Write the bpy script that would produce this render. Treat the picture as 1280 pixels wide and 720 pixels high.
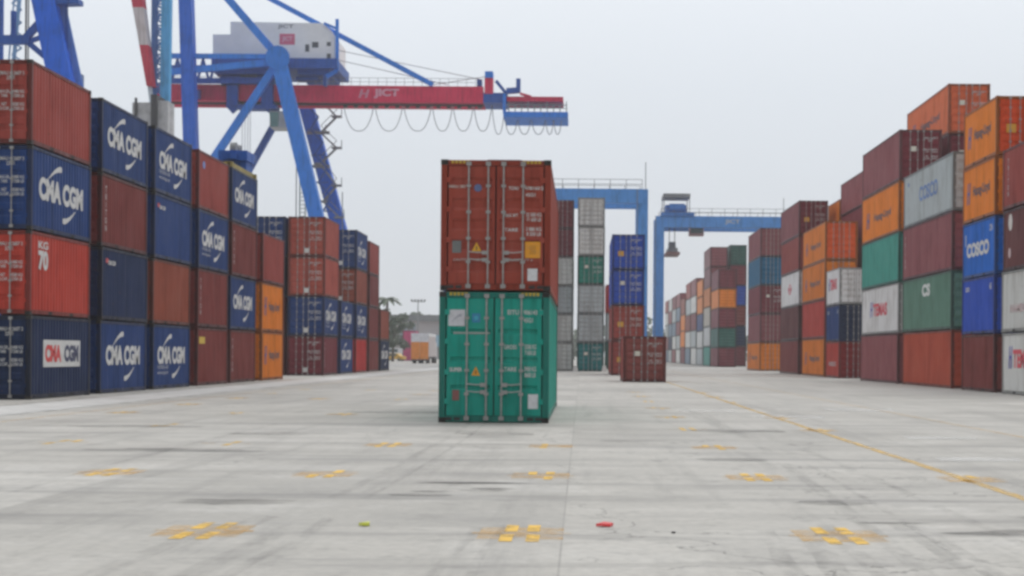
import bpy, math, random
from mathutils import Vector, Matrix

# ------------------------------------------------------------------ scene, camera, light
for o in list(bpy.data.objects):
    bpy.data.objects.remove(o)
S = bpy.context.scene
COL = S.collection
random.seed(7)
R = random.Random(11)

F, PX, PY, CAMZ, ROLL = 2040.0, 727.0, 443.0, 1.53, 0.0083
cam = bpy.data.cameras.new('camera')
cam.sensor_width = 36.0
cam.lens = F / 1280 * 36
cam.shift_x = -(PX - 640) / 1280
cam.shift_y = (PY - 360) / 1280
cam.clip_start = 0.1
cam.clip_end = 6000
camo = bpy.data.objects.new('camera', cam)
COL.objects.link(camo)
camo.location = (0, 0, CAMZ)
camo.rotation_euler = (math.pi / 2, -ROLL, 0)
S.camera = camo

SUN_EL, SUN_AZ = math.radians(62), math.radians(25)
W = bpy.data.worlds.new("World")
S.world = W
W.use_nodes = True
nt = W.node_tree
nt.nodes.clear()
sky = nt.nodes.new('ShaderNodeTexSky')
sky.sky_type = 'NISHITA'
sky.sun_disc = False
sky.sun_elevation = SUN_EL
sky.sun_rotation = SUN_AZ
sky.dust_density = 4.0
hsv = nt.nodes.new('ShaderNodeHueSaturation')
hsv.inputs['Saturation'].default_value = 0.35
tc = nt.nodes.new('ShaderNodeTexCoord')
sep = nt.nodes.new('ShaderNodeSeparateXYZ')
ramp = nt.nodes.new('ShaderNodeValToRGB')          # cloud deck: dimmer at the horizon, brighter overhead
ramp.color_ramp.elements[0].position = 0.0
ramp.color_ramp.elements[0].color = (0.62, 0.66, 0.705, 1)
ramp.color_ramp.elements[1].position = 0.9
ramp.color_ramp.elements[1].color = (1.80, 1.83, 1.88, 1)
e = ramp.color_ramp.elements.new(0.16)
e.color = (0.755, 0.805, 0.865, 1)
cn = nt.nodes.new('ShaderNodeTexNoise')            # faint cloud texture
cn.inputs['Scale'].default_value = 2.2
cn.inputs['Detail'].default_value = 5
cmap = nt.nodes.new('ShaderNodeMapRange')
cmap.inputs['To Min'].default_value = 9.6
cmap.inputs['To Max'].default_value = 10.4
mul = nt.nodes.new('ShaderNodeVectorMath')
mul.operation = 'SCALE'
mixs = nt.nodes.new('ShaderNodeMix')
mixs.data_type = 'RGBA'
mixs.inputs['Factor'].default_value = 0.93
bg = nt.nodes.new('ShaderNodeBackground')
bg.inputs['Strength'].default_value = 0.1
wo = nt.nodes.new('ShaderNodeOutputWorld')
L = nt.links.new
L(sky.outputs[0], hsv.inputs['Color'])
L(tc.outputs['Generated'], sep.inputs[0])
L(tc.outputs['Generated'], cn.inputs['Vector'])
L(sep.outputs['Z'], ramp.inputs[0])
L(cn.outputs[0], cmap.inputs['Value'])
L(ramp.outputs[0], mul.inputs[0])
az = nt.nodes.new('ShaderNodeMapRange')             # the cloud is brighter ahead, where the veiled sun stands
az.inputs['From Min'].default_value = -1.0
az.inputs['From Max'].default_value = 1.0
az.inputs['To Min'].default_value = 0.36
az.inputs['To Max'].default_value = 1.02
L(sep.outputs['Y'], az.inputs['Value'])
azm = nt.nodes.new('ShaderNodeMath')
azm.operation = 'MULTIPLY'
L(cmap.outputs[0], azm.inputs[0])
L(az.outputs[0], azm.inputs[1])
L(azm.outputs[0], mul.inputs['Scale'])
L(hsv.outputs[0], mixs.inputs['A'])
L(mul.outputs[0], mixs.inputs['B'])
L(mixs.outputs['Result'], bg.inputs[0])
L(bg.outputs[0], wo.inputs[0])

sun = bpy.data.lights.new('sun', 'SUN')
sun.energy = 0.8
sun.angle = math.radians(25)
sun.color = (1.0, 0.96, 0.9)
suno = bpy.data.objects.new('sun', sun)
COL.objects.link(suno)
# sky sun_rotation turns clockwise from +Y
sd = Vector((math.sin(SUN_AZ) * math.cos(SUN_EL), math.cos(SUN_AZ) * math.cos(SUN_EL), math.sin(SUN_EL)))
suno.rotation_euler = sd.to_track_quat('Z', 'Y').to_euler()

S.view_settings.view_transform = 'Standard'
S.view_settings.look = 'None'
S.view_settings.exposure = 0.06
S.view_settings.gamma = 1.0
S.view_settings.use_curve_mapping = False
S.render.engine = 'CYCLES'
S.cycles.use_denoising = True
S.cycles.pixel_filter_type = 'BLACKMAN_HARRIS'
S.cycles.filter_width = 3.0          # the photograph is soft
S.cycles.max_bounces = 6
S.cycles.diffuse_bounces = 4
S.cycles.volume_bounces = 1
S.cycles.transparent_max_bounces = 12
HAZE = 0.00042


def P(px, py, Y):
    """world point that stands at depth Y behind pixel (px, py) of the 1280x720 photo"""
    dx, dy = px - PX, py - PY
    c, s = math.cos(ROLL), math.sin(ROLL)
    a, b = dx * c + dy * s, -dx * s + dy * c
    return Vector((a * Y / F, Y, CAMZ - b * Y / F))


# ------------------------------------------------------------------ materials
def lin(c):
    return tuple(((v / 255) / 12.92) if v / 255 <= 0.04045 else (((v / 255) + 0.055) / 1.055) ** 2.4 for v in c)


class NT:
    def __init__(s, name):
        s.m = bpy.data.materials.new(name)
        s.m.use_nodes = True
        s.t = s.m.node_tree
        s.b = s.t.nodes['Principled BSDF']

    def n(s, typ, **kw):
        nd = s.t.nodes.new(typ)
        for k, v in kw.items():
            if k.startswith('i_'):
                nd.inputs[k[2:].replace('_', ' ')].default_value = v
            else:
                setattr(nd, k, v)
        return nd

    def l(s, a, b):
        s.t.links.new(a, b)

    def noise(s, vec, scale, detail=4, rough=0.6):
        nd = s.n('ShaderNodeTexNoise', i_Scale=scale, i_Detail=detail, i_Roughness=rough)
        s.l(vec, nd.inputs['Vector'])
        return nd.outputs[0]

    def rng(s, v, a, b, c, d):
        nd = s.n('ShaderNodeMapRange')
        s.l(v, nd.inputs[0])
        for i, x in enumerate((a, b, c, d)):
            nd.inputs[i + 1].default_value = x
        return nd.outputs[0]

    def mix(s, f, a, b, blend='MIX'):
        nd = s.n('ShaderNodeMix', data_type='RGBA', blend_type=blend)
        for sock, v in ((nd.inputs['Factor'], f), (nd.inputs['A'], a), (nd.inputs['B'], b)):
            if isinstance(v, bpy.types.NodeSocket):
                s.l(v, sock)
            elif isinstance(v, (int, float)):
                sock.default_value = v
            else:
                sock.default_value = (*v[:3], 1)
        return nd.outputs['Result']

    def math(s, op, a, b=None):
        nd = s.n('ShaderNodeMath', operation=op)
        for i, v in enumerate((a, b)):
            if v is None:
                continue
            if isinstance(v, bpy.types.NodeSocket):
                s.l(v, nd.inputs[i])
            else:
                nd.inputs[i].default_value = v
        return nd.outputs[0]


def paint_material(name, rust=1.0, rough=0.40, spec=0.2):
    """weathered paint in the object's own colour: chalky patches, rain streaks, rust spots"""
    k = NT(name)
    oi = k.n('ShaderNodeObjectInfo')
    t = k.n('ShaderNodeTexCoord')
    off = k.n('ShaderNodeVectorMath', operation='SCALE')
    comb = k.n('ShaderNodeCombineXYZ')
    for i in range(3):
        k.l(oi.outputs['Random'], comb.inputs[i])
    k.l(comb.outputs[0], off.inputs[0])
    off.inputs['Scale'].default_value = 80
    add = k.n('ShaderNodeVectorMath', operation='ADD')
    k.l(t.outputs['Object'], add.inputs[0])
    k.l(off.outputs[0], add.inputs[1])
    v = add.outputs[0]
    mp = k.n('ShaderNodeMapping')
    mp.inputs['Scale'].default_value = (5, 5, 0.35)
    k.l(v, mp.inputs[0])
    patch = k.noise(v, 0.55, 3)
    streak = k.noise(mp.outputs[0], 1.0, 5, 0.65)
    spots = k.noise(v, 4.5, 6, 0.7)
    c = k.mix(k.rng(patch, 0.45, 0.72, 0, 0.045), oi.outputs['Color'], (0.36, 0.33, 0.30))
    c = k.mix(k.rng(patch, 0.5, 0.3, 0, 0.35), c, (0.55, 0.5, 0.47), 'MULTIPLY')
    c = k.mix(k.rng(streak, 0.50, 0.72, 0, 0.55), c, (0.30, 0.26, 0.22), 'MULTIPLY')
    c = k.mix(k.rng(streak, 0.42, 0.26, 0, 0.05), c, (0.42, 0.41, 0.39))
    c = k.mix(k.math('MULTIPLY', k.rng(spots, 0.655, 0.70, 0, 0.8 * rust), 1.0), c, (0.13, 0.055, 0.028))
    k.l(c, k.b.inputs['Base Color'])
    k.l(k.rng(streak, 0.3, 0.7, rough - 0.08, rough + 0.22), k.b.inputs['Roughness'])
    k.b.inputs['Specular IOR Level'].default_value = spec
    bump = k.n('ShaderNodeBump')
    bump.inputs['Strength'].default_value = 0.18
    bump.inputs['Distance'].default_value = 0.03
    k.l(patch, bump.inputs['Height'])
    k.l(bump.outputs[0], k.b.inputs['Normal'])
    return k.m


PAINT = paint_material('weathered_paint', 0.8)
CRANE_PAINT = paint_material('crane_paint', 0.1, 0.45)
DECAL = None


def decal_material():
    k = NT('painted_marking')
    oi = k.n('ShaderNodeObjectInfo')
    t = k.n('ShaderNodeTexCoord')
    n = k.noise(t.outputs['Object'], 3.0, 6, 0.7)
    c = k.mix(k.rng(n, 0.45, 0.75, 0, 0.35), oi.outputs['Color'], (0.22, 0.21, 0.2))
    k.l(c, k.b.inputs['Base Color'])
    k.b.inputs['Roughness'].default_value = 0.55
    return k.m


DECAL = decal_material()


def plain(name, col, rough=0.6, metal=0.0, var=0.15, scale=2.0, spec=0.5):
    k = NT(name)
    t = k.n('ShaderNodeTexCoord')
    n = k.noise(t.outputs['Object'], scale, 5, 0.65)
    hi = tuple(min(1, x * (1 + var)) for x in col)
    lo = tuple(x * (1 - var) for x in col)
    k.l(k.mix(k.rng(n, 0.3, 0.7, 0, 1), lo, hi), k.b.inputs['Base Color'])
    k.b.inputs['Roughness'].default_value = rough
    k.b.inputs['Metallic'].default_value = metal
    k.b.inputs['Specular IOR Level'].default_value = spec
    return k.m


RUBBER = plain('black_rubber', (0.018, 0.018, 0.018), 0.8)
STEEL = plain('galvanised_steel', (0.36, 0.35, 0.34), 0.5, 0.3, 0.25, 6)
GLASS = plain('dark_glass', (0.05, 0.09, 0.09), 0.08, 0, 0.05)
GREYSTEEL = plain('grey_steel', (0.22, 0.23, 0.24), 0.6)
DARKSTEEL = plain('dark_steel', (0.035, 0.035, 0.038), 0.6)
BARK = plain('bark', (0.09, 0.07, 0.05), 0.9, 0, 0.4, 8)


def leaf_mat(name, a, b):
    k = NT(name)
    g = k.n('ShaderNodeNewGeometry')
    k.l(k.mix(g.outputs['Random Per Island'], a, b), k.b.inputs['Base Color'])
    k.b.inputs['Roughness'].default_value = 0.6
    return k.m


LEAF = leaf_mat('tree_leaves', (0.045, 0.068, 0.038), (0.085, 0.12, 0.07))  # greens lightened: part of the distance haze is put into the leaf colour


# ------------------------------------------------------------------ mesh helpers
class MB:
    def __init__(s):
        s.v, s.f = [], []

    def box(s, x0, x1, y0, y1, z0, z1):
        n = len(s.v)
        s.v += [(x0, y0, z0), (x1, y0, z0), (x1, y1, z0), (x0, y1, z0), (x0, y0, z1), (x1, y0, z1), (x1, y1, z1), (x0, y1, z1)]
        s.f += [tuple(n + i for i in q) for q in ((0, 3, 2, 1), (4, 5, 6, 7), (0, 1, 5, 4), (1, 2, 6, 5), (2, 3, 7, 6), (3, 0, 4, 7))]
        return s

    def bar(s, p, q, w, h=None, up=(0, 0, 1)):
        """box beam from p to q"""
        h = h or w
        p, q = Vector(p), Vector(q)
        d = (q - p).normalized()
        a = Vector(up)
        if abs(d.dot(a)) > 0.98:
            a = Vector((0, 1, 0))
        x = d.cross(a).normalized()
        z = x.cross(d).normalized()
        n = len(s.v)
        for c in (p, q):
            for sx, sz in ((-1, -1), (1, -1), (1, 1), (-1, 1)):
                s.v.append(tuple(c + x * sx * w / 2 + z * sz * h / 2))
        s.f += [tuple(n + i for i in t) for t in ((0, 1, 2, 3), (7, 6, 5, 4), (0, 4, 5, 1), (1, 5, 6, 2), (2, 6, 7, 3), (3, 7, 4, 0))]
        return s

    def tube(s, p, q, r, r2=None, n=10):
        r2 = r if r2 is None else r2
        p, q = Vector(p), Vector(q)
        d = (q - p).normalized()
        a = Vector((0, 0, 1)) if abs(d.z) < 0.95 else Vector((0, 1, 0))
        x = d.cross(a).normalized()
        z = x.cross(d)
        b = len(s.v)
        for c, rr in ((p, r), (q, r2)):
            for i in range(n):
                t = 2 * math.pi * i / n
                s.v.append(tuple(c + (x * math.cos(t) + z * math.sin(t)) * rr))
        for i in range(n):
            j = (i + 1) % n
            s.f.append((b + i, b + j, b + n + j, b + n + i))
        s.f.append(tuple(b + i for i in reversed(range(n))))
        s.f.append(tuple(b + n + i for i in range(n)))
        return s

    def chain(s, pts, r, n=6):
        for a, b in zip(pts, pts[1:]):
            s.tube(a, b, r, n=n)
        return s

    def quad(s, a, b, c, d):
        n = len(s.v)
        s.v += [tuple(a), tuple(b), tuple(c), tuple(d)]
        s.f.append((n, n + 1, n + 2, n + 3))
        return s

    def prism(s, poly, d):
        """extrude the outline poly (list of 3D points) along the vector d"""
        n, k = len(s.v), len(poly)
        d = Vector(d)
        s.v += [tuple(p) for p in poly] + [tuple(Vector(p) + d) for p in poly]
        s.f.append(tuple(n + i for i in range(k)))
        s.f.append(tuple(n + k + i for i in reversed(range(k))))
        for i in range(k):
            j = (i + 1) % k
            s.f.append((n + i, n + k + i, n + k + j, n + j))
        return s

    def mesh(s, name, mat):
        m = bpy.data.meshes.new(name)
        m.from_pydata(s.v, [], s.f)
        m.update()
        if mat:
            m.materials.append(mat)
        import bmesh
        bm = bmesh.new()
        bm.from_mesh(m)
        bmesh.ops.recalc_face_normals(bm, faces=bm.faces)
        bm.to_mesh(m)
        bm.free()
        return m

    def build(s, name, mat, parent=None, color=None, loc=(0, 0, 0)):
        return link(name, s.mesh(name, mat), parent, color, loc)


def link(name, mesh, parent=None, color=None, loc=(0, 0, 0)):
    o = bpy.data.objects.new(name, mesh)
    COL.objects.link(o)
    o.location = loc
    if parent:
        o.parent = parent
    if color:
        o.color = (*color, 1)
    return o


def tag(o, label, cat, group=None):
    o['label'] = label
    o['category'] = cat
    if group:
        o['group'] = group
    return o


def thing(name, label, cat, loc=(0, 0, 0), group=None, rz=0):
    o = bpy.data.objects.new(name, None)
    o.empty_display_size = 0.3
    COL.objects.link(o)
    o.location = loc
    o.rotation_euler = (0, 0, rz)
    return tag(o, label, cat, group)


def structure(o):
    o['kind'] = 'structure'
    return o


_text = {}


def text_mesh(txt, bold=0.02, mat=None):
    """flat lettering one unit tall and wide as it comes, centred"""
    key = (txt, bold)
    if key in _text:
        return _text[key]
    cu = bpy.data.curves.new('lettering', 'FONT')
    cu.body = txt
    cu.offset = bold
    cu.align_x = 'CENTER'
    cu.space_line = 0.95
    o = bpy.data.objects.new('lettering', cu)
    COL.objects.link(o)
    bpy.context.view_layer.update()
    m = bpy.data.meshes.new_from_object(o.evaluated_get(bpy.context.evaluated_depsgraph_get()))
    bpy.data.objects.remove(o)
    xs = [v.co.x for v in m.vertices]
    ys = [v.co.y for v in m.vertices]
    cx, cy, w, h = (min(xs) + max(xs)) / 2, (min(ys) + max(ys)) / 2, max(xs) - min(xs), max(ys) - min(ys)
    for v in m.vertices:
        v.co = ((v.co.x - cx) / w, (v.co.y - cy) / h, 0)
    m.name = 'lettering'
    m.materials.clear()
    m.materials.append(mat or DECAL)
    _text[key] = m
    return m


_flat = {}


def flat_mesh(kind):
    """unit decal outlines"""
    if kind in _flat:
        return _flat[kind]
    b = MB()
    if kind == 'rect':
        b.quad((-.5, -.5, 0), (.5, -.5, 0), (.5, .5, 0), (-.5, .5, 0))
    elif kind == 'disc':
        b.v = [(.5 * math.cos(i * math.pi / 12), .5 * math.sin(i * math.pi / 12), 0) for i in range(24)]
        b.f = [tuple(range(24))]
    elif kind == 'ring':
        n = 28
        for i in range(n):
            t = 2 * math.pi * i / n
            b.v += [(.5 * math.cos(t), .5 * math.sin(t), 0), (.33 * math.cos(t), .33 * math.sin(t), 0)]
        for i in range(n):
            j = (i + 1) % n
            b.f.append((2 * i, 2 * j, 2 * j + 1, 2 * i + 1))
    elif kind == 'tri':
        b.v = [(-.5, -.5, 0), (.5, -.5, 0), (.0, .5, 0)]
        b.f = [(0, 1, 2)]
    elif kind == 'swoosh':       # thin at lower left, fat at upper right
        n = 12
        for i in range(n + 1):
            t = i / n
            x, y = -.5 + t, -.5 + math.sin(t * math.pi / 2) * .82
            w = .03 + .19 * t ** 1.5 * (1 if t < .93 else .6)
            dx, dy = 1, math.cos(t * math.pi / 2) * 1.2
            l = math.hypot(dx, dy)
            b.v += [(x - dy / l * w, y + dx / l * w, 0), (x + dy / l * w, y - dx / l * w, 0)]
        for i in range(n):
            b.f.append((2 * i, 2 * i + 1, 2 * i + 3, 2 * i + 2))
    elif kind == 'blades':       # two leaning blades joined by a bar
        for x in (-.28, .22):
            b.quad((x - .17, -.5, 0), (x + .03, -.5, 0), (x + .23, .5, 0), (x + .03, .5, 0))
        b.quad((-.2, -.08, .001), (.3, -.08, .001), (.33, .08, .001), (-.17, .08, .001))
    m = b.mesh(kind, DECAL)
    _flat[kind] = m
    return m


# ------------------------------------------------------------------ ground
def ground_material():
    k = NT('stained_concrete')
    t = k.n('ShaderNodeTexCoord')
    v = t.outputs['Object']
    sx = k.n('ShaderNodeSeparateXYZ')
    k.l(v, sx.inputs[0])
    big = k.noise(v, 0.06, 4)
    mid = k.noise(v, 0.45, 6, 0.65)
    fine = k.noise(v, 9.0, 6, 0.7)
    mpx = k.n('ShaderNodeMapping')
    mpx.inputs['Scale'].default_value = (0.12, 0.9, 1)
    k.l(v, mpx.inputs[0])
    acr = k.noise(mpx.outputs[0], 1.0, 6, 0.68)          # scuffs across the lane
    mpy = k.n('ShaderNodeMapping')
    mpy.inputs['Scale'].default_value = (1.6, 0.07, 1)
    k.l(v, mpy.inputs[0])
    alo = k.noise(mpy.outputs[0], 1.0, 6, 0.65)          # rubbed-in wheel tracks along the lane
    mpd = k.n('ShaderNodeMapping')
    mpd.inputs['Rotation'].default_value = (0, 0, 0.5)
    mpd.inputs['Scale'].default_value = (0.9, 0.06, 1)
    k.l(v, mpd.inputs[0])
    dia = k.noise(mpd.outputs[0], 1.0, 6, 0.7)

    def cell(axis, size, off):
        q = k.math('DIVIDE', k.math('SUBTRACT', axis, off), size)
        fl = k.math('FLOOR', q)
        fr = k.math('FRACT', q)
        d = k.math('MULTIPLY', k.math('MINIMUM', fr, k.math('SUBTRACT', 1.0, fr)), size)
        return fl, d
    fx, dx = cell(sx.outputs['X'], 5.4, -0.15)
    fy, dy = cell(sx.outputs['Y'], 6.6, 1.15)
    wn = k.n('ShaderNodeTexWhiteNoise', noise_dimensions='2D')
    cb = k.n('ShaderNodeCombineXYZ')
    k.l(fx, cb.inputs[0])
    k.l(fy, cb.inputs[1])
    k.l(cb.outputs[0], wn.inputs['Vector'])
    c = k.mix(k.rng(big, 0.3, 0.7, 0, 1), (0.385, 0.370, 0.338), (0.475, 0.457, 0.420))
    c = k.mix(k.rng(wn.outputs['Value'], 0.55, 1, 0.0, 0.42), c, (0.30, 0.290, 0.268))
    c = k.mix(k.rng(wn.outputs['Value'], 0.35, 0, 0.0, 0.30), c, (0.56, 0.545, 0.51))
    blot = k.noise(v, 1.6, 7, 0.75)
    c = k.mix(k.rng(blot, 0.55, 0.66, 0, 0.52), c, (0.22, 0.212, 0.195))
    c = k.mix(k.rng(blot, 0.40, 0.30, 0, 0.35), c, (0.62, 0.605, 0.57))
    vor = k.n('ShaderNodeTexVoronoi', feature='DISTANCE_TO_EDGE')
    vor.inputs['Scale'].default_value = 0.33
    wv = k.n('ShaderNodeVectorMath', operation='ADD')
    wsc = k.n('ShaderNodeVectorMath', operation='SCALE')
    wno = k.n('ShaderNodeTexNoise', i_Scale=1.3, i_Detail=5)
    k.l(v, wno.inputs['Vector'])
    k.l(wno.outputs['Color'], wsc.inputs[0])
    wsc.inputs['Scale'].default_value = 1.4
    k.l(v, wv.inputs[0])
    k.l(wsc.outputs[0], wv.inputs[1])
    k.l(wv.outputs[0], vor.inputs['Vector'])
    crack = k.math('MULTIPLY', k.math('LESS_THAN', vor.outputs['Distance'], 0.005), k.rng(big, 0.46, 0.54, 0, 0.6))
    c = k.mix(crack, c, (0.10, 0.095, 0.085))
    c = k.mix(k.rng(mid, 0.50, 0.72, 0, 0.45), c, (0.25, 0.243, 0.228))
    c = k.mix(k.rng(mid, 0.46, 0.28, 0, 0.45), c, (0.60, 0.585, 0.555))
    c = k.mix(k.rng(acr, 0.51, 0.66, 0, 0.66), c, (0.185, 0.178, 0.166))
    c = k.mix(k.rng(acr, 0.44, 0.29, 0, 0.45), c, (0.62, 0.605, 0.575))
    c = k.mix(k.rng(alo, 0.54, 0.74, 0, 0.38), c, (0.20, 0.193, 0.180))
    c = k.mix(k.rng(dia, 0.54, 0.72, 0, 0.48), c, (0.19, 0.184, 0.172))
    c = k.mix(k.rng(fine, 0.42, 0.68, 0, 0.34), c, (0.22, 0.215, 0.21))
    jw = k.math('ADD', 0.005, k.math('MULTIPLY', mid, 0.010))
    jx = k.math('LESS_THAN', dx, jw)
    jy = k.math('LESS_THAN', dy, jw)
    c = k.mix(k.math('MULTIPLY', k.math('MAXIMUM', jx, jy), k.rng(mid, 0.3, 0.6, 0.45, 0.12)), c, (0.09, 0.085, 0.08))
    k.l(c, k.b.inputs['Base Color'])
    k.l(k.rng(acr, 0.3, 0.7, 0.85, 0.62), k.b.inputs['Roughness'])
    k.b.inputs['Specular IOR Level'].default_value = 0.35
    bp = k.n('ShaderNodeBump')
    bp.inputs['Strength'].default_value = 0.25
    bp.inputs['Distance'].default_value = 0.01
    k.l(fine, bp.inputs['Height'])
    k.l(bp.outputs[0], k.b.inputs['Normal'])
    return k.m


def worn_material(name, col, lo, hi, scale=5.0, stretch=(1, 1, 1), maxa=1.0):
    k = NT(name)
    t = k.n('ShaderNodeTexCoord')
    mp = k.n('ShaderNodeMapping')
    mp.inputs['Scale'].default_value = stretch
    k.l(t.outputs['Object'], mp.inputs[0])
    n = k.noise(mp.outputs[0], scale, 7, 0.72)
    k.l(k.mix(n, tuple(x * 0.8 for x in col), tuple(min(1, x * 1.2) for x in col)), k.b.inputs['Base Color'])
    k.l(k.rng(n, lo, hi, 0, maxa), k.b.inputs['Alpha'])
    k.b.inputs['Roughness'].default_value = 0.75
    return k.m


g = MB().quad((-700, -120, 0), (700, -120, 0), (700, 1600, 0), (-700, 1600, 0))
structure(g.build('ground', ground_material()))

YELLOW = worn_material('worn_yellow_paint', (0.74, 0.46, 0.07), 0.32, 0.54, 3.0, maxa=0.92)
YELLOW_FAINT = worn_material('faded_yellow_paint', (0.66, 0.40, 0.12), 0.36, 0.70, 2.6, maxa=0.62)
WHITE_WORN = worn_material('worn_white_paint', (0.75, 0.75, 0.74), 0.36, 0.62, 1.2, (0.6, 1, 1), 0.5)
TYRE = worn_material('tyre_rubber_marks', (0.05, 0.05, 0.05), 0.42, 0.80, 1.6, (2.6, 0.5, 1), 0.25)
OIL = worn_material('dark_stain', (0.045, 0.043, 0.04), 0.40, 0.72, 1.6, (0.45, 2.2, 1), 0.62)

slots, faint = MB(), MB()
for j in range(9):
    y = 13.9 + 6.6 * j
    for i in range(-4, 3):
        x = -0.5 + 2.7 * i
        if y > 33 and -3.5 < x < -0.2:
            continue
        if x < -11.5 or R.random() < (0.08 if j else 0) or (i, j) in ((-2, 0), (-3, 0), (-4, 0)):
            continue
        for sx in (-1, 1):
            for (a, b) in ((-0.62, -0.10), (0.14, 0.66)):
                if R.random() < 0.2 and j > 0:
                    continue
                cx = x + sx * 0.105 + R.uniform(-.01, .01)
                slots.quad((cx - .055, y + a, .004), (cx + .055, y + a, .004), (cx + .055, y + b, .004), (cx - .055, y + b, .004))
        faint.quad((x - .42, y - .06, .004), (x - .17, y - .06, .004), (x - .17, y + .06, .004), (x - .42, y + .06, .004))
        faint.quad((x - .36, y - .45, .0035), (x + .36, y - .45, .0035), (x + .36, y + .45, .0035), (x - .36, y + .45, .0035)) if R.random() < .6 or j < 2 else None
        faint.quad((x + .17, y - .06, .004), (x + .42, y - .06, .004), (x + .42, y + .06, .004), (x + .17, y + .06, .004))
structure(slots.build('slot_markings', YELLOW))
structure(faint.build('slot_ticks', YELLOW_FAINT))
ln = MB()
ln.quad((4.75, 8, .004), (4.90, 8, .004), (4.90, 120, .004), (4.75, 120, .004))
structure(ln.build('lane_line', worn_material('worn_line_paint', (0.66, 0.43, 0.12), 0.30, 0.62, 1.8, (3, .6, 1), 0.8)))
ln = MB()
ln.quad((8.45, 8, .004), (8.58, 8, .004), (8.58, 160, .004), (8.45, 160, .004))
ln.quad((-12.35, 25, .004), (-12.22, 25, .004), (-12.22, 200, .004), (-12.35, 200, .004))
structure(ln.build('faded_lane_line', YELLOW_FAINT))
ww = MB()
for (x, y, w, d) in ((6.75, 31.0, 1.3, 1.1), (5.9, 24.5, 1.2, 0.9), (5.2, 41, 1.6, 2.0), (8.0, 47, 2.0, 2.4), (7.0, 22.4, 1.6, 0.8), (3.4, 45, 1.5, 1.5)):
    ww.quad((x - w / 2, y - d / 2, .004), (x + w / 2, y - d / 2, .004), (x + w / 2 + .2, y + d / 2, .004), (x - w / 2 + .1, y + d / 2, .004))
structure(ww.build('white_paint_patches', WHITE_WORN))
# concrete runway beam beside the left row: lighter strip with dark joints
RUN = plain('runway_concrete', (0.47, 0.465, 0.45), 0.8, 0, 0.2, 0.7)
rb = MB().quad((-15.6, -60, .004), (-13.3, -60, .004), (-13.3, 420, .004), (-15.6, 420, .004))
structure(rb.build('runway_strip', RUN))
rb = MB()
for x in (-13.42, -15.75):
    rb.quad((x - .10, -60, .008), (x + .10, -60, .008), (x + .10, 420, .008), (x - .10, 420, .008))
structure(rb.build('runway_joint', OIL))


def ribbon(mb, pts, w, z=.006):
    for (x0, y0), (x1, y1) in zip(pts, pts[1:]):
        d = Vector((x1 - x0, y1 - y0)).normalized()
        nx, ny = -d.y * w / 2, d.x * w / 2
        mb.quad((x0 - nx, y0 - ny, z), (x1 - nx, y1 - ny, z), (x1 + nx, y1 + ny, z), (x0 + nx, y0 + ny, z))


ty = MB()
for (x, w) in ((-3.25, .20), (-2.98, .22), (-2.62, .2), (-2.35, .12), (-0.95, .10), (-0.72, .08), (1.55, .16), (1.85, .2), (2.15, .16), (2.9, .3)):
    yy = R.uniform(13.2, 15.5)
    ribbon(ty, [(x + R.uniform(-.02, .02) + .05 * math.sin(t), 6 + t * (yy - 6) / 8) for t in range(9)], w)
for (x0, y0, dxx, n) in ((2.3, 9, .06, 14), (2.75, 9, .05, 14), (3.6, 12, .02, 16), (-2.6, 17, .03, 22), (-2.25, 17, .03, 22), (-6, 16, -.06, 18), (3.0, 26, .02, 20)):
    ribbon(ty, [(x0 + dxx * t + .002 * t * t * (1 if dxx < 0 else -.6), y0 + t * 1.1) for t in range(n)], R.uniform(.07, .2), .007)
structure(ty.build('tyre_marks', TYRE))
STREAK = worn_material('black_rubber_streak', (0.04, 0.038, 0.035), 0.22, 0.50, 2.2, (0.4, 2.5, 1), 0.85)
st = MB()
for (x, y, w, d) in ((-1.25, 19.25, 1.45, .15), (-1.0, 18.45, .55, .10), (-1.65, 18.0, .5, .08), (2.9, 15.0, .8, .07), (4.6, 15.6, .9, .10)):
    st.v += [(x - w / 2, y - d * .2, .009), (x - w * .2, y - d / 2, .009), (x + w * .25, y - d * .4, .009), (x + w / 2, y, .009), (x + w * .1, y + d * .4, .009), (x - w * .35, y + d * .3, .009)]
    st.f.append(tuple(range(len(st.v) - 6, len(st.v))))
structure(st.build('rubber_streak', STREAK))
st = MB()
for (x, y, w, d) in ((-1.75, 17.6, 0.7, .35), (-1.1, 18.2, 0.6, .2), (-3.55, 16.6, 1.2, .7), (-5.5, 30.5, 2.2, 1.2), (-6.2, 25.2, 2.6, .9), (-1.6, 31, 1.6, 1.4),
                     (-4.4, 42, 3.4, 1.5), (2.2, 24, 1.0, .8), (2.6, 17, .9, .5), (4.0, 14.2, 1.6, .6), (3.2, 33, 2.0, 1.6), (0.9, 29, 1.4, .5), (-9, 33, 2.6, 1.1)):
    n = 14
    b = len(st.v)
    for i in range(n):
        t = 2 * math.pi * i / n
        r = 1 + R.uniform(-.25, .2)
        st.v.append((x + w / 2 * r * math.cos(t), y + d / 2 * r * math.sin(t), .0045 if d > .3 else .008))
    st.f.append(tuple(range(b, b + n)))
structure(st.build('oil_stains', OIL))

# ------------------------------------------------------------------ containers
LEN20, LEN40, STD, HC = 6.058, 12.192, 2.591, 2.896
K = 1.14      # paint colour from the photo's shaded faces to a surface colour


def pc(c, k=K):
    return tuple(min(0.8, x * k) for x in lin(c))


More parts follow.
